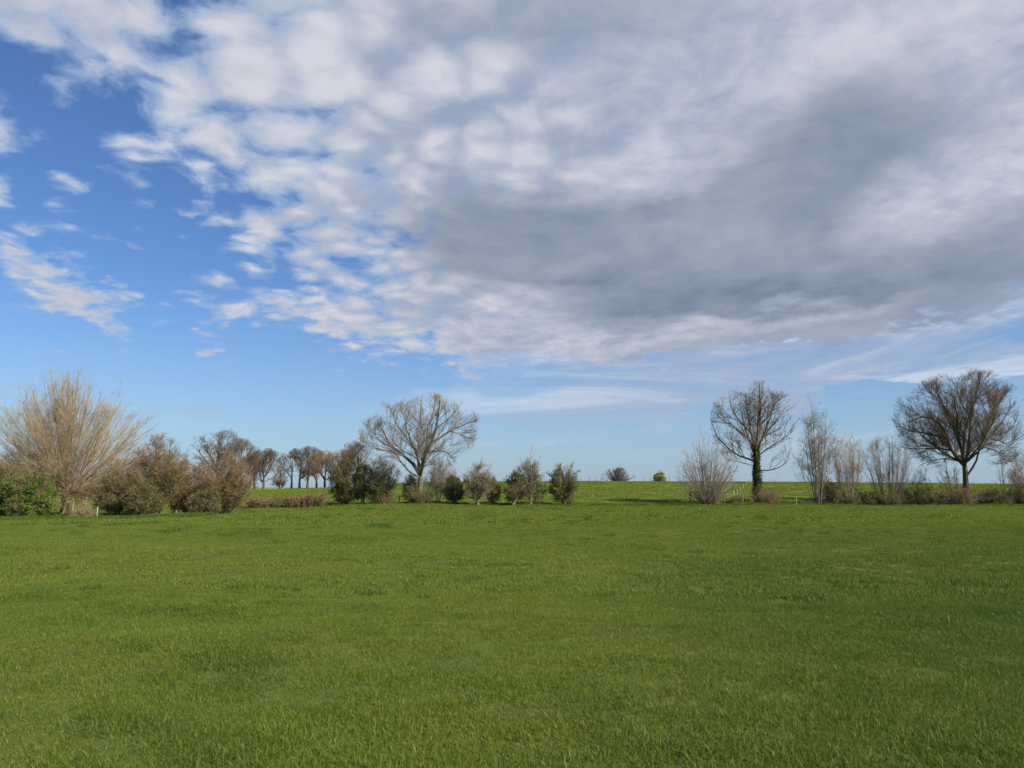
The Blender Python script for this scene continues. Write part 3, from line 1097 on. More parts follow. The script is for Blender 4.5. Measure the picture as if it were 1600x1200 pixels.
# ------------------------------------------------ thorn bushes: a leg, then a dense rounded tangle
def thorn_bush(name, label, px, depth, top_py, half_px, seed, leg_px=8, stem='thorn', twig='thorn_twig', cat='bush', group=None,
               limbs=16, n2=12, n3=8, n4=3, leaves=None, leg_r=0.16, low=0.10, squash=0.9, legs=1, twig_r=0.0095, up=0.3, spiky=0.0, lead=1.6, reach=1.0, brush=None):
    r = np.random.default_rng(seed)
    base = base_at(px, depth)
    t = thing(name, label, cat, base, group)
    m = depth / F
    top = local(base, px, top_py, depth)[2]
    hw = half_px * m
    leg = leg_px * m
    env = Env((0, 0, top * (0.47 + low * 0.35)), (hw, hw * squash, top * (0.48 - low * 0.35)))
    TP, TR = [], []
    for k in range(legs):
        o = r.normal(0, 0.22, 2) if legs > 1 else np.zeros(2)
        q = np.array([[o[0], o[1], -0.05], [o[0] * 1.2 + r.normal(0, .05), o[1] * 1.2, leg * 0.6], [o[0] * 1.5 + r.normal(0, .12), o[1] * 1.6, leg + 0.35 * (top - leg)],
                      [o[0] * 2.0 + r.normal(0, .25), o[1] * 2, leg + 0.7 * (top - leg)]])
        TP.append(wobble(r, resample(q, 10), 0.03))
        TR.append(leg_r * r.uniform(0.7, 1.0) * (1 - 0.8 * np.linspace(0, 1, 10)) + leg_r * 0.35 * np.exp(-np.linspace(0, 1, 10) * 12))
    TP, TR = np.array(TP), np.array(TR)
    l0 = min(0.5, leg / max(0.7 * top, 0.1) * 0.55)
    P1, R1 = grow(r, TP, TR, limbs / legs, l0, 0.97, 42, 15, (0.45 * top * reach, 1.2 * top * reach), 8, 0.11, up, env, (0.62, 1.12), 0.55, 0.020, 0.35, 0.0, 0.05)
    P1b, R1b = grow(r, TP, TR, limbs * 0.8 / legs, 0.06, 0.34, 66, 14, (0.25 * top * reach, 0.7 * top * reach), 8, 0.11, 0.10, env, (0.7, 1.1), 0.45, 0.018, 0.35, 0.0, 0.05)
    P1 = np.concatenate([P1, P1b]); R1 = np.concatenate([R1, R1b])
    P2, R2 = grow(r, np.concatenate([P1, resample_batch(TP, 8)]), np.concatenate([R1, TR[:, np.linspace(0, 9, 8).astype(int)]]), n2, 0.10, 0.98, 42, 15, (0.4, 0.42 * top), 5, 0.12, 0.14, env, (0.75, 1.18 + spiky), 0.6, 0.013, 0.5, 0.2, 0.03)
    P3, R3 = grow(r, P2, R2, n3, 0.15, 1.0, 42, 15, (0.22, 0.75), 4, 0.10, 0.10, env, (0.9, 1.3 + spiky), 0.65, twig_r, 0.6)
    PL, RL = grow(r, P1, R1, lead, 0.55, 1.0, 24, 10, (0.10 * top, 0.34 * top), 6, 0.07, 0.30, None, (1, 1), 0.7, 0.012, 0.5, 0, 0.03)
    PL2, RL2 = grow(r, PL, RL, 7, 0.15, 1.0, 40, 14, (0.12, 0.42), 3, 0.10, 0.10, None, (1, 1), 0.7, twig_r, 0.6)
    P3 = np.concatenate([P3, resample_batch(PL2, 4)]); R3 = np.concatenate([R3, RL2[:, [0, 1, 1, 2]]])
    groups = [(P2, R2, 4), (PL, RL, 4), (P3, R3, 3)]
    lastp = P3
    if n4:
        P4, R4 = grow(r, P3, R3, n4, 0.2, 1.0, 45, 15, (0.12, 0.34), 3, 0.1, 0.05, None, (1, 1), 0.8, twig_r * 0.8, 0.7)
        groups.append((P4, R4, 3)); lastp = P4
    link_obj('trunk', tube_mesh('trunk', [(TP, TR, 8), (P1, R1, 5)], BARK[stem]), t)
    link_obj('twigs', tube_mesh('twigs', groups, BARK[twig]), t)
    if leaves:
        for kind, n, size, lo, hi in leaves:
            pt = points_on(r, lastp, n * 3, 0.1)
            h = pt[:, 2] / top
            cl = patch_field(pt[:, 0] + 0.7 * pt[:, 1], pt[:, 2], 0.55, seed + 500)
            keep = (h > lo + r.normal(0, .06, len(h))) & (h < hi + r.normal(0, 0.09, len(h))) & (cl > 0.30)
            pt = pt[keep][:n]
            if len(pt):
                link_obj('foliage', leaf_mesh('foliage', r, pt, size, 0.05, LEAF[kind]), t)
    if brush:
        basal_brush(t, r, brush)
    return t


# ------------------------------------------------ brambles and brushwood: arching canes rooted over a patch of ground
def mound(name, label, px, depth, top_py, half_px, seed, twig='thorn_twig', cat='bush', group=None, leaves=None, canes=150, sub=7):
    r = np.random.default_rng(seed)
    base = base_at(px, depth, 0.0)
    t = thing(name, label, cat, base, group)
    m = depth / F
    top = max(0.4, local(base, px, top_py, depth)[2])
    hw = half_px * m
    a = r.uniform(0, 2 * np.pi, canes); q = np.sqrt(r.uniform(0, 1, canes))
    x = q * np.cos(a) * hw; y = q * np.sin(a) * min(hw, 1.1)
    z = H(x + base.x, y + base.y) - base.z - 0.05
    bump = 0.45 + 0.9 * patch_field(x + 50 * seed, y, 0.55, 61)
    hgt = top * bump * (1 - 0.5 * q ** 2) * r.uniform(0.55, 1.1, canes)
    d = r.normal(0, 0.30, (canes, 3)); d[:, 2] = 1; d = unit(d)
    s = np.linspace(0, 1, 7)
    P = np.stack([x, y, z], -1)[:, None, :] + d[:, None, :] * (hgt[:, None] * s[None])[:, :, None]
    bend = r.normal(0, 0.35, (canes, 2)) * hgt[:, None]
    P[:, :, :2] += bend[:, None, :] * (s[None, :, None] ** 2)
    P = wobble(r, P, 0.025)
    Rr = (0.013 * r.uniform(0.6, 1.4, canes))[:, None] * (1 - 0.5 * s[None])
    P2, R2 = grow(r, P, Rr, sub, 0.1, 1.0, 50, 18, (0.15, 0.55), 4, 0.14, 0.12, None, (1, 1), 0.7, 0.008, 0.6)
    P3, R3 = grow(r, P2, R2, 2.5, 0.2, 1.0, 45, 18, (0.1, 0.3), 3, 0.12, 0.1, None, (1, 1), 0.8, 0.007, 0.7)
    link_obj('canes', tube_mesh('canes', [(P, Rr, 4)], BARK['thorn']), t)
    link_obj('twigs', tube_mesh('twigs', [(P2, R2, 3), (P3, R3, 3)], BARK[twig]), t)
    for kind, n, size in (leaves or []):
        pt = points_on(r, P2, n)
        pt = pt[patch_field(pt[:, 0] + pt[:, 1], pt[:, 2], 0.4, seed) > 0.3]
        link_obj('foliage', leaf_mesh('foliage', r, pt, size, 0.06, LEAF[kind]), t)
    return t


# ------------------------------------------------ distant bare trees
def far_tree(name, label, px, depth, top_py, half_px, seed, stem='oak', twig='purple_twig', group=None, leg=0.28, limbs=11, n2=8, n3=6, n4=4,
             rb=None, twig_r=0.016, cat='tree', squash=0.9, leaves=None, low=None, lean=0.0):
    r = np.random.default_rng(seed)
    base = base_at(px, depth)
    t = thing(name, label, cat, base, group)
    m = depth / F
    top = local(base, px, top_py, depth)[2]
    hw = half_px * m
    lo = (leg * 0.75 if low is None else low) * top
    env = Env((lean * hw, 0, (top + lo) / 2), (hw, hw * squash, (top - lo) / 2))
    rb = rb or 0.024 * top + 0.06
    q = np.array([[0, 0, -0.1], [r.normal(0, .1), 0, leg * top * 0.6], [lean * hw * 0.5 + r.normal(0, .2), r.normal(0, .2), top * 0.5], [lean * hw + r.normal(0, .4), r.normal(0, .3), top * 0.86]])
    TP = wobble(r, resample(q, 12), 0.04)[None]
    s = np.linspace(0, 1, 12)
    TR = (rb * (1 - 0.90 * s) + 0.4 * rb * np.exp(-s * 14))[None]
    P1, R1 = grow(r, TP, TR, limbs, leg * 0.95, 0.90, 52, 14, (0.4 * top, 1.1 * top), 8, 0.12, 0.25, env, (0.7, 1.0), 0.6, 0.04, 0.3, 0, 0.03)
    P2, R2 = grow(r, np.concatenate([P1]), R1, n2, 0.2, 1.0, 42, 12, (1.0, 0.32 * top), 5, 0.14, 0.18, env, (0.8, 1.0), 0.6, 0.025, 0.4, 0.2, 0.03)
    P3, R3 = grow(r, P2, R2, n3, 0.2, 1.0, 40, 13, (0.5, 1.6), 4, 0.13, 0.15, env, (0.9, 1.08), 0.6, twig_r, 0.5, 0.2, 0.03)
    P4, R4 = grow(r, P3, R3, n4, 0.2, 1.0, 40, 13, (0.3, 0.8), 3, 0.10, 0.15, env, (0.9, 1.2), 0.7, twig_r * 0.85, 0.7)
    link_obj('trunk', tube_mesh('trunk', [(TP, TR, 8), (P1, R1, 5)], BARK[stem]), t)
    link_obj('crown', tube_mesh('crown', [(P2, R2, 4), (P3, R3, 3), (P4, R4, 3)], BARK[twig]), t)
    if leaves:
        kind, n, size = leaves
        link_obj('foliage', leaf_mesh('foliage', r, points_on(r, P4, n), size, 0.08, LEAF[kind]), t)
    return t


# ================================================================ the hedge line and everything in it
# -- pollard willow on the left
def pollard_willow():
    r = np.random.default_rng(41)
    depth = 70.0
    base = base_at(103, depth)
    t = thing('pollard_willow', 'big pollard willow with a broad fan of straw yellow rods, at the left', 'tree', base)
    m = depth / F
    head = local(base, 104, 770, depth)
    tp = np.array([[0, 0, -0.1], [0.05, 0, 0.5 * head[2]], head])
    TP = resample(tp, 9)[None]
    s9 = np.linspace(0, 1, 9)
    TR = (0.32 + 0.14 * np.exp(-s9 * 8) + 0.24 * np.exp(-((s9 - 0.95) / 0.2) ** 2))[None]
    # knuckles of the pollard head
    K = 16
    a = r.uniform(0, 2 * np.pi, K); e = r.uniform(0.1, 1.2, K)
    kd = np.stack([np.cos(a) * np.cos(e), np.sin(a) * np.cos(e), np.sin(e)], -1)
    k0 = head + kd * 0.25
    KP = k0[:, None, :] + kd[:, None, :] * (np.linspace(0, 0.55, 5)[None, :, None])
    KR = np.full((K, 5), 0.16) * np.array([1.1, 1.0, 0.95, 1.0, 0.7])[None]
    link_obj('trunk', tube_mesh('trunk', [(TP, TR, 12), (KP, KR, 7)], BARK['willow_trunk']), t)
    # rods: from nearly level at the rim to upright in the middle, arching upward
    N = 250
    top = local(base, 106, 574, depth)[2] - head[2]
    hw = 124 * m
    az = r.uniform(0, 2 * np.pi, N)
    tilt = np.radians(np.clip(92 * r.uniform(0, 1, N) ** 0.66 + r.normal(0, 3, N), 0, 98))
    d = np.stack([np.sin(tilt) * np.cos(az), np.sin(tilt) * np.sin(az), np.cos(tilt)], -1)
    # reach of the dome in that direction
    reach = (np.abs(np.sin(tilt) / hw) ** 2.6 + np.abs(np.cos(tilt) / top) ** 2.6) ** (-1 / 2.6)
    L = reach * r.uniform(0.80, 1.0, N)
    s = np.linspace(0, 1, 10)
    P = np.zeros((N, 10, 3))
    start = head + d * 0.45
    for j, q in enumerate(s):
        sag = 0.24 * np.sin(tilt) * L * (q ** 2 - q)
        P[:, j] = start + d * (L * q)[:, None]
        P[:, j, 2] += sag
    P = wobble(r, P, 0.055)
    R0 = r.uniform(0.016, 0.046, N)
    Rr = R0[:, None] * (1 - 0.82 * s[None, :])
    env = Env(head + np.array([0, 0, top * 0.36]), (hw * 1.10, hw * 1.0, top * 0.70))
    PB, RB = grow(r, P, Rr, 2.4, 0.10, 0.55, 13, 5, (2.2, 6.5), 8, 0.05, 0.04, env, (0.85, 1.05), 0.62, 0.016, 0.3, 0.2, 0.015)
    PA = np.concatenate([resample_batch(P, 8), PB]); RA = np.concatenate([resample_batch(Rr[:, :, None], 8)[:, :, 0], RB])
    P2, R2 = grow(r, PA, RA, 6.0, 0.40, 0.98, 25, 9, (0.7, 2.2), 5, 0.07, 0.06, env, (0.85, 1.12), 0.5, 0.0085, 0.5, 0.4, 0.02)
    P3, R3 = grow(r, P2, R2, 6.5, 0.15, 1.0, 32, 11, (0.35, 1.0), 4, 0.07, 0.06, env, (0.9, 1.3), 0.7, 0.0050, 0.6)
    link_obj('rods', tube_mesh('rods', [(P, Rr, 6), (PB, RB, 4)], BARK['willow']), t)
    link_obj('twigs', tube_mesh('twigs', [(P2, R2, 4), (P3, R3, 3)], BARK['willow_twig']), t)
    pt = points_on(r, P3, 6000, 0.3)
    cl = patch_field(pt[:, 0], pt[:, 2], 1.3, 77)
    link_obj('catkins', leaf_mesh('catkins', r, pt[cl > 0.45], 0.032, 0.03, LEAF['catkin'], 1.5), t)


pollard_willow()

# -- the thicket round it
THICKET = 'bushes of the thicket on the left'
thorn_bush('hawthorn_bush', 'bright green leafing hawthorn bush left of and below the straw willow', 50, 60.0, 738, 62, 51, 3, leg_r=0.09,
           limbs=22, n2=12, n3=8, n4=3, low=0.0, legs=3, leaves=[('green', 24000, 0.055, -0.1, 0.86), ('olive', 2500, 0.05, 0.55, 1.2)], group=THICKET)
thorn_bush('hawthorn_bush', 'dark brown and olive thorn bush at the left edge of the picture', -8, 61.0, 722, 58, 52, 3, leg_r=0.10,
           limbs=24, n2=12, n3=8, n4=3, low=0.0, legs=3, twig='red_twig', leaves=[('olive', 6500, 0.05, 0.0, 1.2), ('dark', 3500, 0.055, -0.1, 0.5)], group=THICKET)
thorn_bush('hawthorn_bush', 'brown thorn bush behind the bright green hawthorn, under the willow rods', 40, 68.0, 716, 52, 53, 3, leg_r=0.10,
           limbs=20, n2=11, n3=8, n4=3, low=0.02, legs=3, twig='red_twig', leaves=[('olive', 4200, 0.05, 0.1, 1.2), ('russet', 3000, 0.045, 0.3, 1.3)], group=THICKET)
thorn_bush('hawthorn_bush', 'dark olive bush with pale tan stems just right of the willow', 186, 68.0, 735, 40, 54, 10, leg_r=0.10,
           limbs=20, n2=11, n3=8, n4=3, low=0.03, legs=5, stem='tan_twig', leaves=[('olive', 6500, 0.05, 0.05, 1.2), ('dark', 2500, 0.055, 0.0, 0.5)], group=THICKET)
fan_shrub('coppiced_shrub', 'tall russet shrub with a grey pointed top right of the willow', 247, 69.0, 676, 42, 55, 'thorn', 'red_twig', stems=24, n2=13, n3=8, n4=3,
          stem_r=0.055, side_ang=27, twig_r=0.009, top_soft=0.25, leaves=[('russet', 1800, 0.04, 0.25, 0.85), ('olive', 8000, 0.05, 0.0, 0.55), ('dark', 2500, 0.05, 0.0, 0.35)], group=THICKET, curve=0.02)
thorn_bush('hawthorn_bush', 'low dark olive bush at the foot of the tall russet shrub', 226, 66.5, 752, 34, 56, 3, leg_r=0.07, limbs=18, n2=11, n3=8, n4=3, low=0.0, legs=3,
           leaves=[('olive', 5200, 0.05, -0.1, 1.1), ('dark', 2600, 0.055, -0.1, 0.55)], group=THICKET)
fan_shrub('coppiced_shrub', 'broad reddish brown shrub at the right end of the thicket', 345, 70.5, 703, 55, 57, 'thorn', 'red_twig', stems=34, n2=12, n3=8, n4=3,
          stem_r=0.045, side_ang=26, twig_r=0.0095, top_soft=0.3, base_r=0.8, leaves=[('russet', 3800, 0.042, 0.2, 1.0), ('olive', 4600, 0.05, 0.0, 0.5), ('dark', 2200, 0.05, 0.0, 0.3)], group=THICKET, curve=0.02)
thorn_bush('hawthorn_bush', 'low dark green bush in front of the broad reddish shrub', 325, 68.0, 768, 38, 58, 2, leg_r=0.06, limbs=18, n2=10, n3=7, n4=3, low=0.0, legs=3,
           leaves=[('dark', 4200, 0.055, -0.1, 1.1), ('olive', 3800, 0.05, -0.1, 1.1)], group=THICKET)
thorn_bush('hawthorn_bush', 'russet bush between the tall shrub and the broad reddish shrub', 292, 73.0, 716, 34, 59, 4, leg_r=0.08, limbs=18, n2=11, n3=8, n4=3, low=0.0, legs=3,
           twig='tan_twig', leaves=[('russet', 2000, 0.042, 0.2, 1.2), ('olive', 4200, 0.05, 0.0, 0.7)], group=THICKET)
mound('dead_bracken', 'small rusty brown clump of dead growth in the gap under the willow', 131, 63.5, 790, 12, 60, 'tan_twig', canes=80, leaves=[('brown', 500, 0.04)])
# -- trees standing further back behind the thicket
BACK = 'bare trees behind the thicket on the left'
for i, (px, dp, top, half, lab) in enumerate([
        (22, 96.0, 692, 44, 'grey brown bare tree seen behind the left edge of the willow'),
        (-30, 98.0, 690, 44, 'grey brown bare tree cut by the left edge of the picture'),
        (70, 104.0, 700, 40, 'low bare tree behind the middle of the willow rods'),
        (262, 112.0, 678, 28, 'slim grey bare tree rising behind the tall russet shrub'),
        (190, 120.0, 716, 34, 'small grey bare tree far behind the gap right of the willow')]):
    far_tree('bare_tree', lab, px, dp, top, half, 70 + i, 'thorn', 'oak_twig', BACK, leg=0.15, limbs=12, twig_r=0.011)
RIDGE = 'bare oaks along the ridge on the left'
for i, (px, dp, top, half, leg, lab) in enumerate([
        (338, 150.0, 672, 52, 0.26, 'tallest dark bare oak behind the reddish shrub'),
        (374, 165.0, 686, 34, 0.26, 'dark bare oak at the right shoulder of the tallest ridge oak'),
        (399, 182.0, 702, 25, 0.26, 'slim bare oak close left of a thicker trunk on the ridge'),
        (411, 178.0, 700, 43, 0.24, 'thick trunked bare oak standing at the left end of the open ridge'),
        (455, 186.0, 704, 29, 0.27, 'bare oak with an upright trunk, first of the trio on the ridge'),
        (468, 187.0, 700, 26, 0.26, 'bare oak with a slanting trunk, middle of the trio on the ridge'),
        (481, 186.0, 698, 30, 0.28, 'bare oak with a straight trunk, last of the trio on the ridge'),
        (390, 188.0, 706, 20, 0.26, 'slim grey bare oak at the left, partly behind the reddish shrub'),
        (495, 189.0, 705, 21, 0.30, 'slender grey bare oak between the trio and the brownish oak'),
        (542, 184.0, 700, 24, 0.22, 'grey brown bare oak in the group behind the tall thorns'),
        (508, 180.0, 700, 32, 0.24, 'brownish bare oak just right of the trio on the ridge'),
        (528, 176.0, 702, 29, 0.19, 'brown bare oak half hidden by the first tall thorns'),
        (556, 172.0, 688, 44, 0.24, 'wide grey bare oak rising above the tall thorns left of the ash')]):
    far_tree('oak_tree', lab, px, dp, top, half, 90 + i, 'oak', 'oak_twig' if 'brown' not in lab else 'red_twig', RIDGE, leg=leg * 0.8, limbs=18, n2=9, n3=6, n4=4, low=0.14, twig_r=0.013)
thorn_bush('ridge_bush', 'small round grey bush on the ridge between the two groups of oaks', 437, 184.0, 731, 13, 110, 4, leg_r=0.10, limbs=12, n2=8, n3=6, n4=3, twig='oak_twig', twig_r=0.016)
thorn_bush('oak_tree', 'lone wide purple grey oak far off on the crest of the hill', 965, 240.0, 729, 27, 112, 4, 'oak', 'purple_twig', 'tree', limbs=34, n2=14, n3=7, n4=3, low=0.0,
           leg_r=0.26, twig_r=0.013, up=0.02, lead=0.1, reach=2.4)
thorn_bush('crest_bush', 'pale yellow green bush on the crest of the hill', 1032, 225.0, 737, 15, 113, 2, leg_r=0.08, limbs=14, n2=8, n3=6, n4=3, low=0.0, twig='pale_twig', twig_r=0.014,
           leaves=[('yellow', 10000, 0.11, -0.1, 1.3)])


# -- clipped hedge, low and brown
def clipped_hedge():
    r = np.random.default_rng(131)
    depth = 93.0
    a, b = W(388, 790, depth), W(514, 790, depth)
    cx = (a.x + b.x) / 2
    base = Vector((cx, depth, hz(cx, depth)))
    t = thing('clipped_hedge', 'low clipped brown hedge running left from the tall thorns', 'hedge', base)
    n = 620
    x = r.uniform(a.x, b.x, n)
    y = depth + r.normal(0, 0.28, n)
    dens = patch_field(x, x * 0, 0.9, 33)
    k = (dens > 0.36) | (r.uniform(0, 1, n) < 0.25)
    x, y = x[k], y[k]; n = len(x)
    z = H(x, y) - base.z - 0.05
    p = np.stack([x - base.x, y - base.y, z], -1)
    hgt = (1.05 + 0.50 * sstep(a.x, b.x, x)) * r.uniform(0.75, 1.06, n)
    s = np.linspace(0, 1, 6)
    d = unit(np.stack([r.normal(0, .18, n), r.normal(0, .15, n), np.ones(n)], -1))
    P = wobble(r, p[:, None, :] + d[:, None, :] * (hgt[:, None] * s[None])[:, :, None], 0.03)
    Rr = (0.018 * r.uniform(0.6, 1.4, n))[:, None] * (1 - 0.5 * s[None])
    P2, R2 = grow(r, P, Rr, 8, 0.2, 1.0, 55, 18, (0.18, 0.5), 3, 0.15, 0.1, None, (1, 1), 0.7, 0.009, 0.6)
    link_obj('stems', tube_mesh('stems', [(P, Rr, 4)], BARK['thorn']), t)
    link_obj('twigs', tube_mesh('twigs', [(P2, R2, 3)], BARK['red_twig']), t)
    pt = points_on(r, P2, 9000)
    kk = patch_field(pt[:, 0], pt[:, 2], 0.8, 34) > 0.42
    link_obj('foliage', leaf_mesh('foliage', r, pt[kk], 0.05, 0.06, LEAF['brown']), t)


clipped_hedge()

# -- tall thorns left of the ash
THORNS = 'thorn bushes in the middle of the hedge line'
D = 95.0
thorn_bush('hawthorn_bush', 'tall dark olive thorn at the right end of the clipped hedge', 537, D, 706, 25, 141, 10, limbs=20, n2=12, n3=8, n4=3, low=0.0, legs=4, leg_r=0.12, group=THORNS,
           leaves=[('olive', 6200, 0.055, 0.05, 1.0), ('dark', 3000, 0.06, 0.0, 0.55)])
thorn_bush('hawthorn_bush', 'tall slender thorn with dark green foliage beside the first olive thorn', 568, D + .5, 713, 19, 142, 12, limbs=18, n2=11, n3=7, n4=3, low=0.03, legs=3, leg_r=0.10, group=THORNS,
           leaves=[('dark', 3400, 0.06, 0.05, 0.95), ('olive', 2600, 0.055, 0.4, 1.1)])
fan_shrub('coppiced_shrub', 'grey arching shrub with a brown leafy foot left of the big ash', 597, D, 706, 27, 143, 'thorn', 'hazel_twig', stems=26, n2=10, n3=6, n4=2, stem_r=0.045, twig_r=0.010,
          side_ang=26, base_r=0.5, leaves=[('olive', 3600, 0.055, 0.0, 0.62)], brush=(1.2, 2.2, 160, 'red_twig', 'olive', 1400))
thorn_bush('hawthorn_bush', 'small dark thorn close to the left of the ash trunk', 641, D + .6, 738, 13, 144, 6, limbs=14, n2=10, n3=7, n4=3, low=0.0, legs=2, leg_r=0.08, group=THORNS,
           leaves=[('olive', 2000, 0.05, 0.0, 1.0)])
fan_shrub('coppiced_shrub', 'pale twiggy shrub just behind the right of the ash trunk', 686, D + 1.5, 712, 25, 145, 'hazel', 'pale_twig', stems=20, n2=10, n3=6, n4=2, stem_r=0.04, twig_r=0.009,
          side_ang=28, base_r=0.4, power=1.0, leaves=[('olive', 1500, 0.05, 0.0, 0.5)])

# -- the big ash
limb_tree('ash_tree', 'large spreading bare ash in the middle of the hedge line', 657, D,
          [(656, 788), (656, 765), (657, 742), (659, 728)],
          [([(656, 742), (645, 726), (628, 711), (610, 697), (598, 678), (589, 655)], 0.22),
           ([(632, 713), (612, 706), (592, 702), (573, 686)], 0.11),
           ([(612, 698), (594, 690), (578, 675), (570, 656)], 0.09),
           ([(655, 733), (651, 712), (640, 690), (632, 667), (630, 636)], 0.18),
           ([(641, 692), (624, 672), (613, 650), (608, 630)], 0.10),
           ([(655, 726), (653, 706), (663, 684), (657, 655), (659, 618)], 0.15),
           ([(660, 730), (665, 711), (677, 690), (686, 655), (693, 622)], 0.25),
           ([(676, 692), (700, 675), (725, 662), (745, 655)], 0.14),
           ([(683, 668), (703, 652), (717, 634), (722, 626)], 0.10),
           ([(666, 710), (674, 706), (692, 704), (709, 711), (721, 724)], 0.09),
           ([(702, 674), (722, 678), (738, 686)], 0.07),
           ([(660, 680), (672, 660), (676, 636), (678, 618)], 0.10)],
          (658, 673, 92, 62), 201, 'ash', 'ash_twig', rb=0.40, extra=5, n2=8, n3=4.4, n4=3.8, twig_r=0.0080, up2=0.15, up3=0.12)
mound('bramble_bush', 'dark brown bush wrapped round the foot of the ash trunk', 657, D - 0.5, 742, 14, 146, 'thorn_twig', canes=200, leaves=[('dark', 1200, 0.055), ('olive', 900, 0.05)])

# -- row of short-legged thorns right of the ash
thorn_bush('hawthorn_bush', 'squat dark thorn, first right of the ash', 710, 94.0, 742, 17, 151, 9, limbs=16, n2=11, n3=8, n4=3, low=0.10, leg_r=0.16, group=THORNS,
           leaves=[('dark', 900, 0.055, 0.0, 0.8), ('olive', 2300, 0.05, 0.2, 1.1), ('green', 500, 0.045, 0.1, 1.0)], twig='thorn_twig')
thorn_bush('hawthorn_bush', 'thorn with pale grey twig ends above a brown foot and a tan leg', 747, 92.6, 717, 25, 152, 12, limbs=18, n2=10, n3=6, n4=3, low=0.08, leg_r=0.17, twig='pale_twig', group=THORNS,
           leaves=[('olive', 4200, 0.05, 0.0, 0.62), ('dark', 1500, 0.05, 0.0, 0.5)], spiky=0.08, up=0.45)
thorn_bush('hawthorn_bush', 'small narrow thorn in the shade of its pale twigged neighbour', 771, 94.2, 744, 13, 153, 8, limbs=14, n2=10, n3=7, n4=3, low=0.08, leg_r=0.12, group=THORNS,
           leaves=[('olive', 2200, 0.05, 0.0, 1.1)])
thorn_bush('hawthorn_bush', 'darkest, densest thorn, in the middle of the row', 801, 93.6, 729, 18, 154, 3, limbs=18, n2=11, n3=8, n4=3, low=0.0, leg_r=0.16, legs=2, group=THORNS,
           leaves=[('dark', 3200, 0.055, -0.1, 0.78), ('olive', 2600, 0.05, 0.2, 1.1), ('green', 700, 0.045, 0.0, 0.9)])
thorn_bush('hawthorn_bush', 'tall open topped thorn leaning on the darkest one', 829, 94.4, 714, 28, 155, 9, limbs=18, n2=10, n3=6, n4=3, low=0.06, leg_r=0.17, twig='hazel_twig', group=THORNS,
           leaves=[('olive', 4200, 0.05, 0.0, 0.75), ('dark', 900, 0.05, 0.0, 0.4), ('green', 900, 0.045, 0.1, 0.7)], spiky=0.06)
thorn_bush('hawthorn_bush', 'olive green thorn on one stout leg at the right end of the row', 882, 94.6, 721, 25, 156, 13, limbs=18, n2=10, n3=7, n4=3, low=0.06, leg_r=0.22, group=THORNS,
           leaves=[('olive', 6500, 0.055, 0.05, 0.95), ('green', 1800, 0.045, 0.1, 0.9)], spiky=0.08)

# -- right-hand group
COPP = 'coppiced shrubs of the right-hand hedge'
D2 = 98.0
fan_shrub('coppiced_shrub', 'pale rounded fan of bare rods left of the ivy clad tree', 1106, D2 - 2, 671, 55, 161, 'hazel', 'pale_twig', stems=110, n2=6, n3=4, n4=0, droop=(0.55, 0.92), stem_r=0.040, twig_r=0.0078,
          side_ang=18, base_r=0.5, inner=0.42, group=COPP, brush=(1.1, 1.7, 170, 'tan_twig', 'brown', 700), top_soft=0.12, curve=0.03)
limb_tree('ivy_clad_tree', 'bare round crowned tree with an ivy covered trunk', 1183, D2,
          [(1183, 785), (1183, 760), (1182, 730), (1182, 700)],
          [([(1182, 704), (1183, 672), (1184, 640), (1184, 598)], 0.20),
           ([(1181, 704), (1173, 676), (1169, 645), (1168, 613)], 0.16),
           ([(1184, 690), (1189, 662), (1191, 630), (1191, 602)], 0.15),
           ([(1180, 696), (1165, 682), (1150, 668), (1133, 657), (1119, 642)], 0.13),
           ([(1181, 722), (1168, 717), (1152, 712), (1131, 697), (1116, 680), (1107, 658)], 0.13),
           ([(1181, 730), (1160, 722), (1140, 722)], 0.07),
           ([(1184, 696), (1199, 676), (1210, 662), (1220, 648)], 0.13),
           ([(1184, 712), (1206, 697), (1226, 686), (1243, 672)], 0.12),
           ([(1186, 735), (1204, 734), (1218, 729), (1227, 718)], 0.09),
           ([(1187, 666), (1203, 645), (1212, 622), (1214, 610)], 0.10),
           ([(1174, 678), (1155, 656), (1143, 636), (1138, 618)], 0.10)],
          (1178, 664, 65, 72), 211, 'maple', 'maple_twig', rb=0.36, extra=4, n2=8, n3=4, n4=3, twig_r=0.0075, up2=0.16, up3=0.12,
          seeds=(1500, 0.055), ivy=(778, 696, 4200))
mound('brushwood', 'brown brushwood at the foot of the ivy clad tree', 1196, D2 - 1.0, 752, 19, 162, 'red_twig', canes=170, leaves=[('brown', 1000, 0.05)])
fan_shrub('coppiced_shrub', 'tall slender shrub of few upright grey stems', 1277, D2 - 1.5, 616, 36, 163, 'hazel', 'hazel_twig', stems=16, n2=16, n3=8, n4=2, stem_r=0.075, twig_r=0.008,
          side_ang=30, base_r=0.35, inner=0.9, group=COPP, top_soft=0.2, power=0.9, leaves=[('olive', 900, 0.045, 0.05, 0.35)], curve=0.035)
thorn_bush('hawthorn_bush', 'dark leafy bush hugging the foot of the tall slender shrub', 1296, D2 - 1.2, 752, 15, 164, 3, limbs=14, n2=10, n3=7, n4=3, low=0.0, legs=3, leg_r=0.06,
           leaves=[('dark', 1200, 0.05, 0, 1.0), ('olive', 1400, 0.05, 0, 1.1)])
fan_shrub('coppiced_shrub', 'narrow sheaf of stems with tan tops right of the tall slender shrub', 1326, D2 - 1, 676, 28, 165, 'hazel', 'tan_twig', stems=34, n2=8, n3=6, n4=1, stem_r=0.040, twig_r=0.008,
          side_ang=20, base_r=0.6, group=COPP, inner=0.45, droop=(0.05, 0.40), power=0.8, brush=(0.8, 2.3, 130, 'thorn_twig', 'olive', 900))
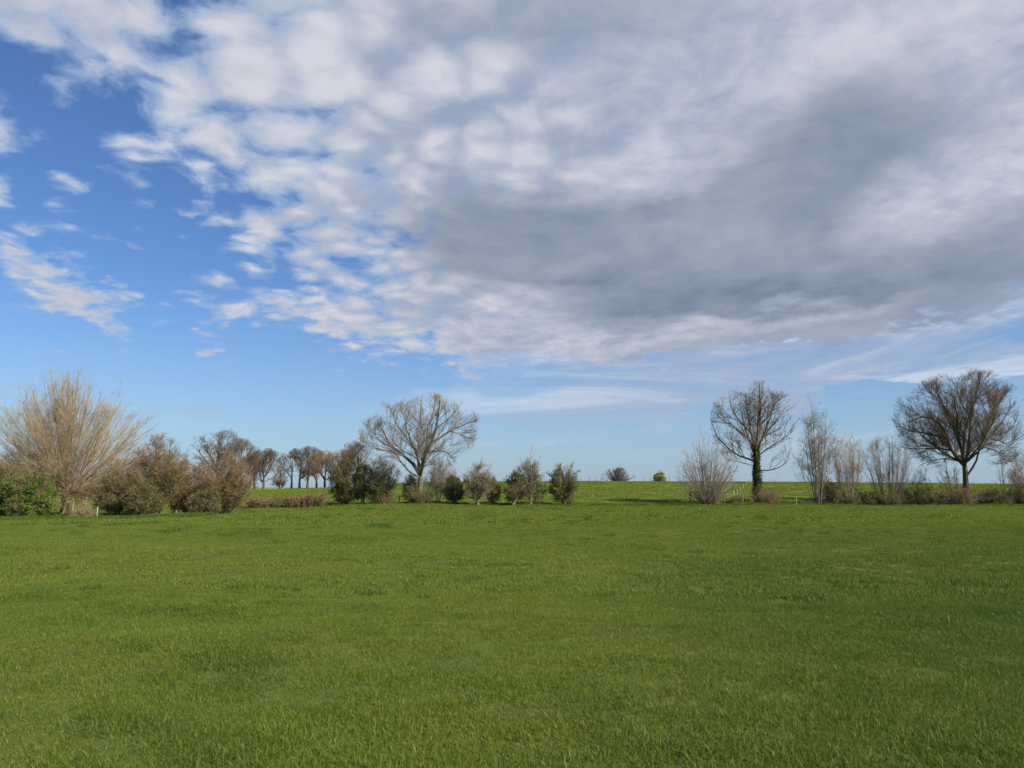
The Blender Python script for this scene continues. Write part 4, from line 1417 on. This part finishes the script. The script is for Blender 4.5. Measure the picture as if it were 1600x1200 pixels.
fan_shrub('coppiced_shrub', 'wide grey open shrub left of the oak', 1388, D2 - 1, 674, 43, 166, 'thorn', 'hazel_twig', stems=40, n2=8, n3=6, n4=1, stem_r=0.044, twig_r=0.008,
          side_ang=22, base_r=0.7, group=COPP, inner=0.45, droop=(0.05, 0.45), power=0.85, brush=(1.2, 2.3, 170, 'thorn_twig', 'olive', 1400))
fan_shrub('coppiced_shrub', 'slight brown sapling clump between the grey open shrub and the oak', 1438, D2 + .5, 722, 18, 167, 'thorn', 'red_twig', stems=11, n2=8, n3=5, stem_r=0.03, twig_r=0.009,
          base_r=0.5, group=COPP, brush=(1.1, 1.9, 110, 'thorn_twig', 'olive', 700))
limb_tree('oak_tree', 'large dark oak with a wide brown tinged crown, at the right', 1507, D2,
          [(1507, 785), (1509, 765), (1508, 735), (1505, 712)],
          [([(1504, 722), (1487, 703), (1480, 682), (1466, 661), (1440, 651), (1414, 660)], 0.22),
           ([(1503, 716), (1487, 703), (1462, 700), (1438, 701), (1417, 697)], 0.14),
           ([(1481, 686), (1455, 676), (1428, 668), (1409, 655)], 0.12),
           ([(1505, 712), (1498, 684), (1491, 658), (1478, 628), (1470, 604)], 0.20),
           ([(1505, 708), (1506, 672), (1512, 646), (1519, 612), (1521, 590)], 0.19),
           ([(1508, 714), (1527, 698), (1550, 686), (1577, 664), (1597, 636)], 0.20),
           ([(1550, 686), (1570, 690), (1590, 702)], 0.09),
           ([(1512, 742), (1523, 722), (1527, 700), (1535, 672), (1544, 640), (1556, 612)], 0.14),
           ([(1512, 648), (1497, 620), (1494, 596)], 0.10),
           ([(1491, 664), (1474, 634), (1453, 613), (1441, 603)], 0.10),
           ([(1529, 690), (1556, 645), (1572, 618), (1579, 604)], 0.10),
           ([(1519, 625), (1532, 606), (1537, 590)], 0.07),
           ([(1502, 722), (1476, 716), (1450, 722), (1436, 730)], 0.08),
           ([(1530, 697), (1552, 706), (1570, 722)], 0.08)],
          (1503, 660, 98, 79), 227, 'oak', 'oak_twig', rb=0.42, extra=8, n2=10, n3=5, n4=4, twig_r=0.0080, up2=0.18, up3=0.25,
          leaves=('brown', 8000, 0.045, 0.80))
fan_shrub('coppiced_shrub', 'slanting bare stems leaning against the left of the oak trunk', 1492, D2 + .8, 706, 22, 168, 'maple', 'maple_twig', stems=8, n2=9, n3=6, stem_r=0.07, twig_r=0.009,
          base_r=0.4, group=COPP, lean=-0.4)
mound('bramble_bush', 'reddish bramble heaped at the foot of the oak', 1497, D2 - .8, 750, 22, 169, 'red_twig', canes=220, leaves=[('brown', 800, 0.045), ('olive', 900, 0.045)])
fan_shrub('coppiced_shrub', 'thin sapling with drooping twigs right of the oak', 1569, D2 - 1, 712, 22, 170, 'hazel', 'hazel_twig', stems=9, n2=9, n3=6, stem_r=0.04, twig_r=0.009,
          base_r=0.3, group=COPP, brush=(0.8, 1.9, 100, 'thorn_twig', 'olive', 500))
fan_shrub('coppiced_shrub', 'brown shrub at the right edge of the picture', 1604, D2 - 1, 688, 26, 171, 'thorn', 'red_twig', stems=18, n2=10, n3=6, n4=2, stem_r=0.045, twig_r=0.009,
          base_r=0.5, group=COPP, brush=(0.9, 2.0, 110, 'thorn_twig', 'olive', 700))
BRAM = 'low bramble mounds along the right-hand hedge'
for i, (px, half, top, lab) in enumerate([
        (1350, 18, 754, 'low dark bramble between the tan sheaf and the grey open shrub'),
        (1416, 20, 750, 'low dark bramble right of the grey open shrub'),
        (1460, 24, 752, 'low bramble left of the oak'),
        (1534, 20, 762, 'low brown bramble just right of the oak'),
        (1556, 18, 764, 'low bramble left of the thin sapling'),
        (1586, 16, 758, 'low bramble near the right edge of the picture'),
        (1622, 22, 756, 'low bramble past the right edge of the picture'),
        (1152, 16, 778, 'lowest bramble, between the pale fan and the ivy clad tree')]):
    mound('bramble_bush', lab, px, D2 + (0.4 if i % 2 else -0.5), top, half, 230 + i, 'thorn_twig', group=BRAM, canes=140,
          leaves=[('brown' if i in (3, 5) else 'olive', 2400, 0.05), ('dark', 1800, 0.05), ('green', 900 if i % 2 else 200, 0.045)])


# ---------------------------------------------------------------- posts
def wood_material(name, c1, c2):
    return bark_material(name, c1, c2, 14)


WOOD = {'pale': wood_material('bleached_wood', (0.27, 0.22, 0.15), (0.40, 0.335, 0.245)),
        'grey': wood_material('weathered_wood', (0.16, 0.14, 0.11), (0.27, 0.24, 0.19)),
        'dark': wood_material('tarred_wood', (0.022, 0.020, 0.018), (0.05, 0.045, 0.04))}


def post_mesh(name, r, h, w, mat, r_top=0.92):
    """A slightly crooked split-wood post with a chamfered, slanting top."""
    bm = bmesh.new()
    k = 7
    zs = [-0.25, 0.0, h * 0.35, h * 0.7, h - w * 0.45, h]
    rings = []
    ph = r.uniform(0, 6.28)
    for i, z in enumerate(zs):
        s = w / 2 * (1 - (1 - r_top) * max(z, 0) / h) * (0.62 if i == len(zs) - 1 else 1.0)
        ox, oy = r.normal(0, 0.006, 2)
        ring = []
        for j in range(k):
            a = ph + j * 2 * math.pi / k
            q = s * (1 + 0.10 * math.sin(3 * a + ph))
            ring.append(bm.verts.new((ox + q * math.cos(a), oy + q * math.sin(a), z + (0.02 * math.cos(a) if i == len(zs) - 1 else 0))))
        rings.append(ring)
    for a, b in zip(rings, rings[1:]):
        for j in range(k):
            bm.faces.new((a[j], a[(j + 1) % k], b[(j + 1) % k], b[j]))
    bm.faces.new(rings[-1]); bm.faces.new(rings[0][::-1])
    me = bpy.data.meshes.new(name)
    bm.to_mesh(me); bm.free()
    me.materials.append(mat)
    return me


pr = np.random.default_rng(300)


def post(name, label, px, depth, top_py, w, wood, group=None, tilt=(0, 0), cat='fence post', hgt=None):
    p = W(px, 760, depth)
    z = hz(p.x, depth)
    h = hgt or max(0.5, W(px, top_py, depth).z - z)
    o = link_obj(name, post_mesh(name, pr, h, w, WOOD[wood]))
    o.location = (p.x, depth, z)
    o.rotation_euler = (tilt[0], tilt[1], pr.uniform(0, 6.28))
    tag(o, label, cat, group)
    return o


# dark corner post with its strut, at the left end of the right-hand hedge
cp = W(1078, 760, 96.5)
g = thing('corner_post', 'dark wooden corner post with a slanting strut left of the pale fan shrub', 'fence post', (cp.x, 96.5, hz(cp.x, 96.5)))
link_obj('post', post_mesh('post', pr, 1.45, 0.19, WOOD['dark']), g)
s = link_obj('strut', post_mesh('strut', pr, 1.35, 0.11, WOOD['dark']), g)
s.location = (0.72, 0.05, -0.05); s.rotation_euler = (0, R(-32), 0)
# pale stakes running up the field
STK = 'pale stakes running up the field behind the hedge'
stk = [(1130, 776, 103), (1136, 773, 106), (1141, 770, 111), (1146, 767, 116), (1151, 764, 122), (1156, 762, 129), (1161, 760, 137), (1166, 758, 146), (1171, 757, 157), (1176, 756, 169)]
names = ['nearest to the pale fan shrub', 'second from the hedge', 'third from the hedge', 'fourth from the hedge', 'fifth from the hedge', 'sixth, half way up the field',
         'fourth from the far end', 'third from the far end', 'last but one, by the ivy clad trunk', 'farthest, nearly hidden by the ivy clad trunk']
for (px, py, dp), nm in zip(stk, names):
    post('wooden_stake', 'pale stake running up the field, ' + nm, px, dp, 0, 0.09 + 0.0005 * dp, 'pale', STK, (pr.normal(0, .05), pr.normal(0, .05)), 'stake', hgt=0.72 + 0.1 * pr.uniform())
# thin posts on the crest
CRE = 'thin posts on the crest of the hill'
crest = [(921, 745, 'leftmost of the posts right of the thorn row'), (932, 746, 'second of the posts right of the thorn row'), (940, 747, 'close before the lone oak, at its left'),
         (907, 746, 'showing at the right edge of the last thorn'), (1007, 743, 'between the lone oak and pale bush'), (1017, 744, 'left side of the pale bush'), (1047, 743, 'right side of the pale bush'),
         (1068, 745, 'left of the pale fan shrub'), (1143, 742, 'behind the right of the pale fan')]
for px, py, nm in crest:
    post('fence_post', 'thin grey post on the crest, ' + nm, px, 190 + pr.uniform(-2, 2), py, 0.13, 'grey', CRE, (pr.normal(0, .04), pr.normal(0, .04)))
# white posts under the willow and along the hedge
LOW = 'old posts along the hedge line'
for px, py, dp, wd, nm in [(136, 776, 80, 'pale', 'pale post in the gap under the willow'), (154, 792, 66, 'pale', 'pale post against the olive bush right of willow'),
                           (116, 779, 84, 'pale', 'small pale post deeper in the gap under the willow'), (277, 797, 66.5, 'grey', 'grey post between russet shrub and low dark green bush'),
                           (1243, 777, 96, 'grey', 'short grey post left of the tall slender shrub'), (1160, 774, 96, 'grey', 'thin grey post just left of the ivy clad tree'),
                           (1258, 779, 97, 'grey', 'stub post close to the tall slender shrub'), (624, 774, 96, 'pale', 'thin pale post left of the ash'), (689, 774, 97, 'pale', 'thin pale post right of the ash')]:
    post('fence_post', nm, px, dp, py, 0.13, wd, LOW, (pr.normal(0, .05), pr.normal(0, .05)))
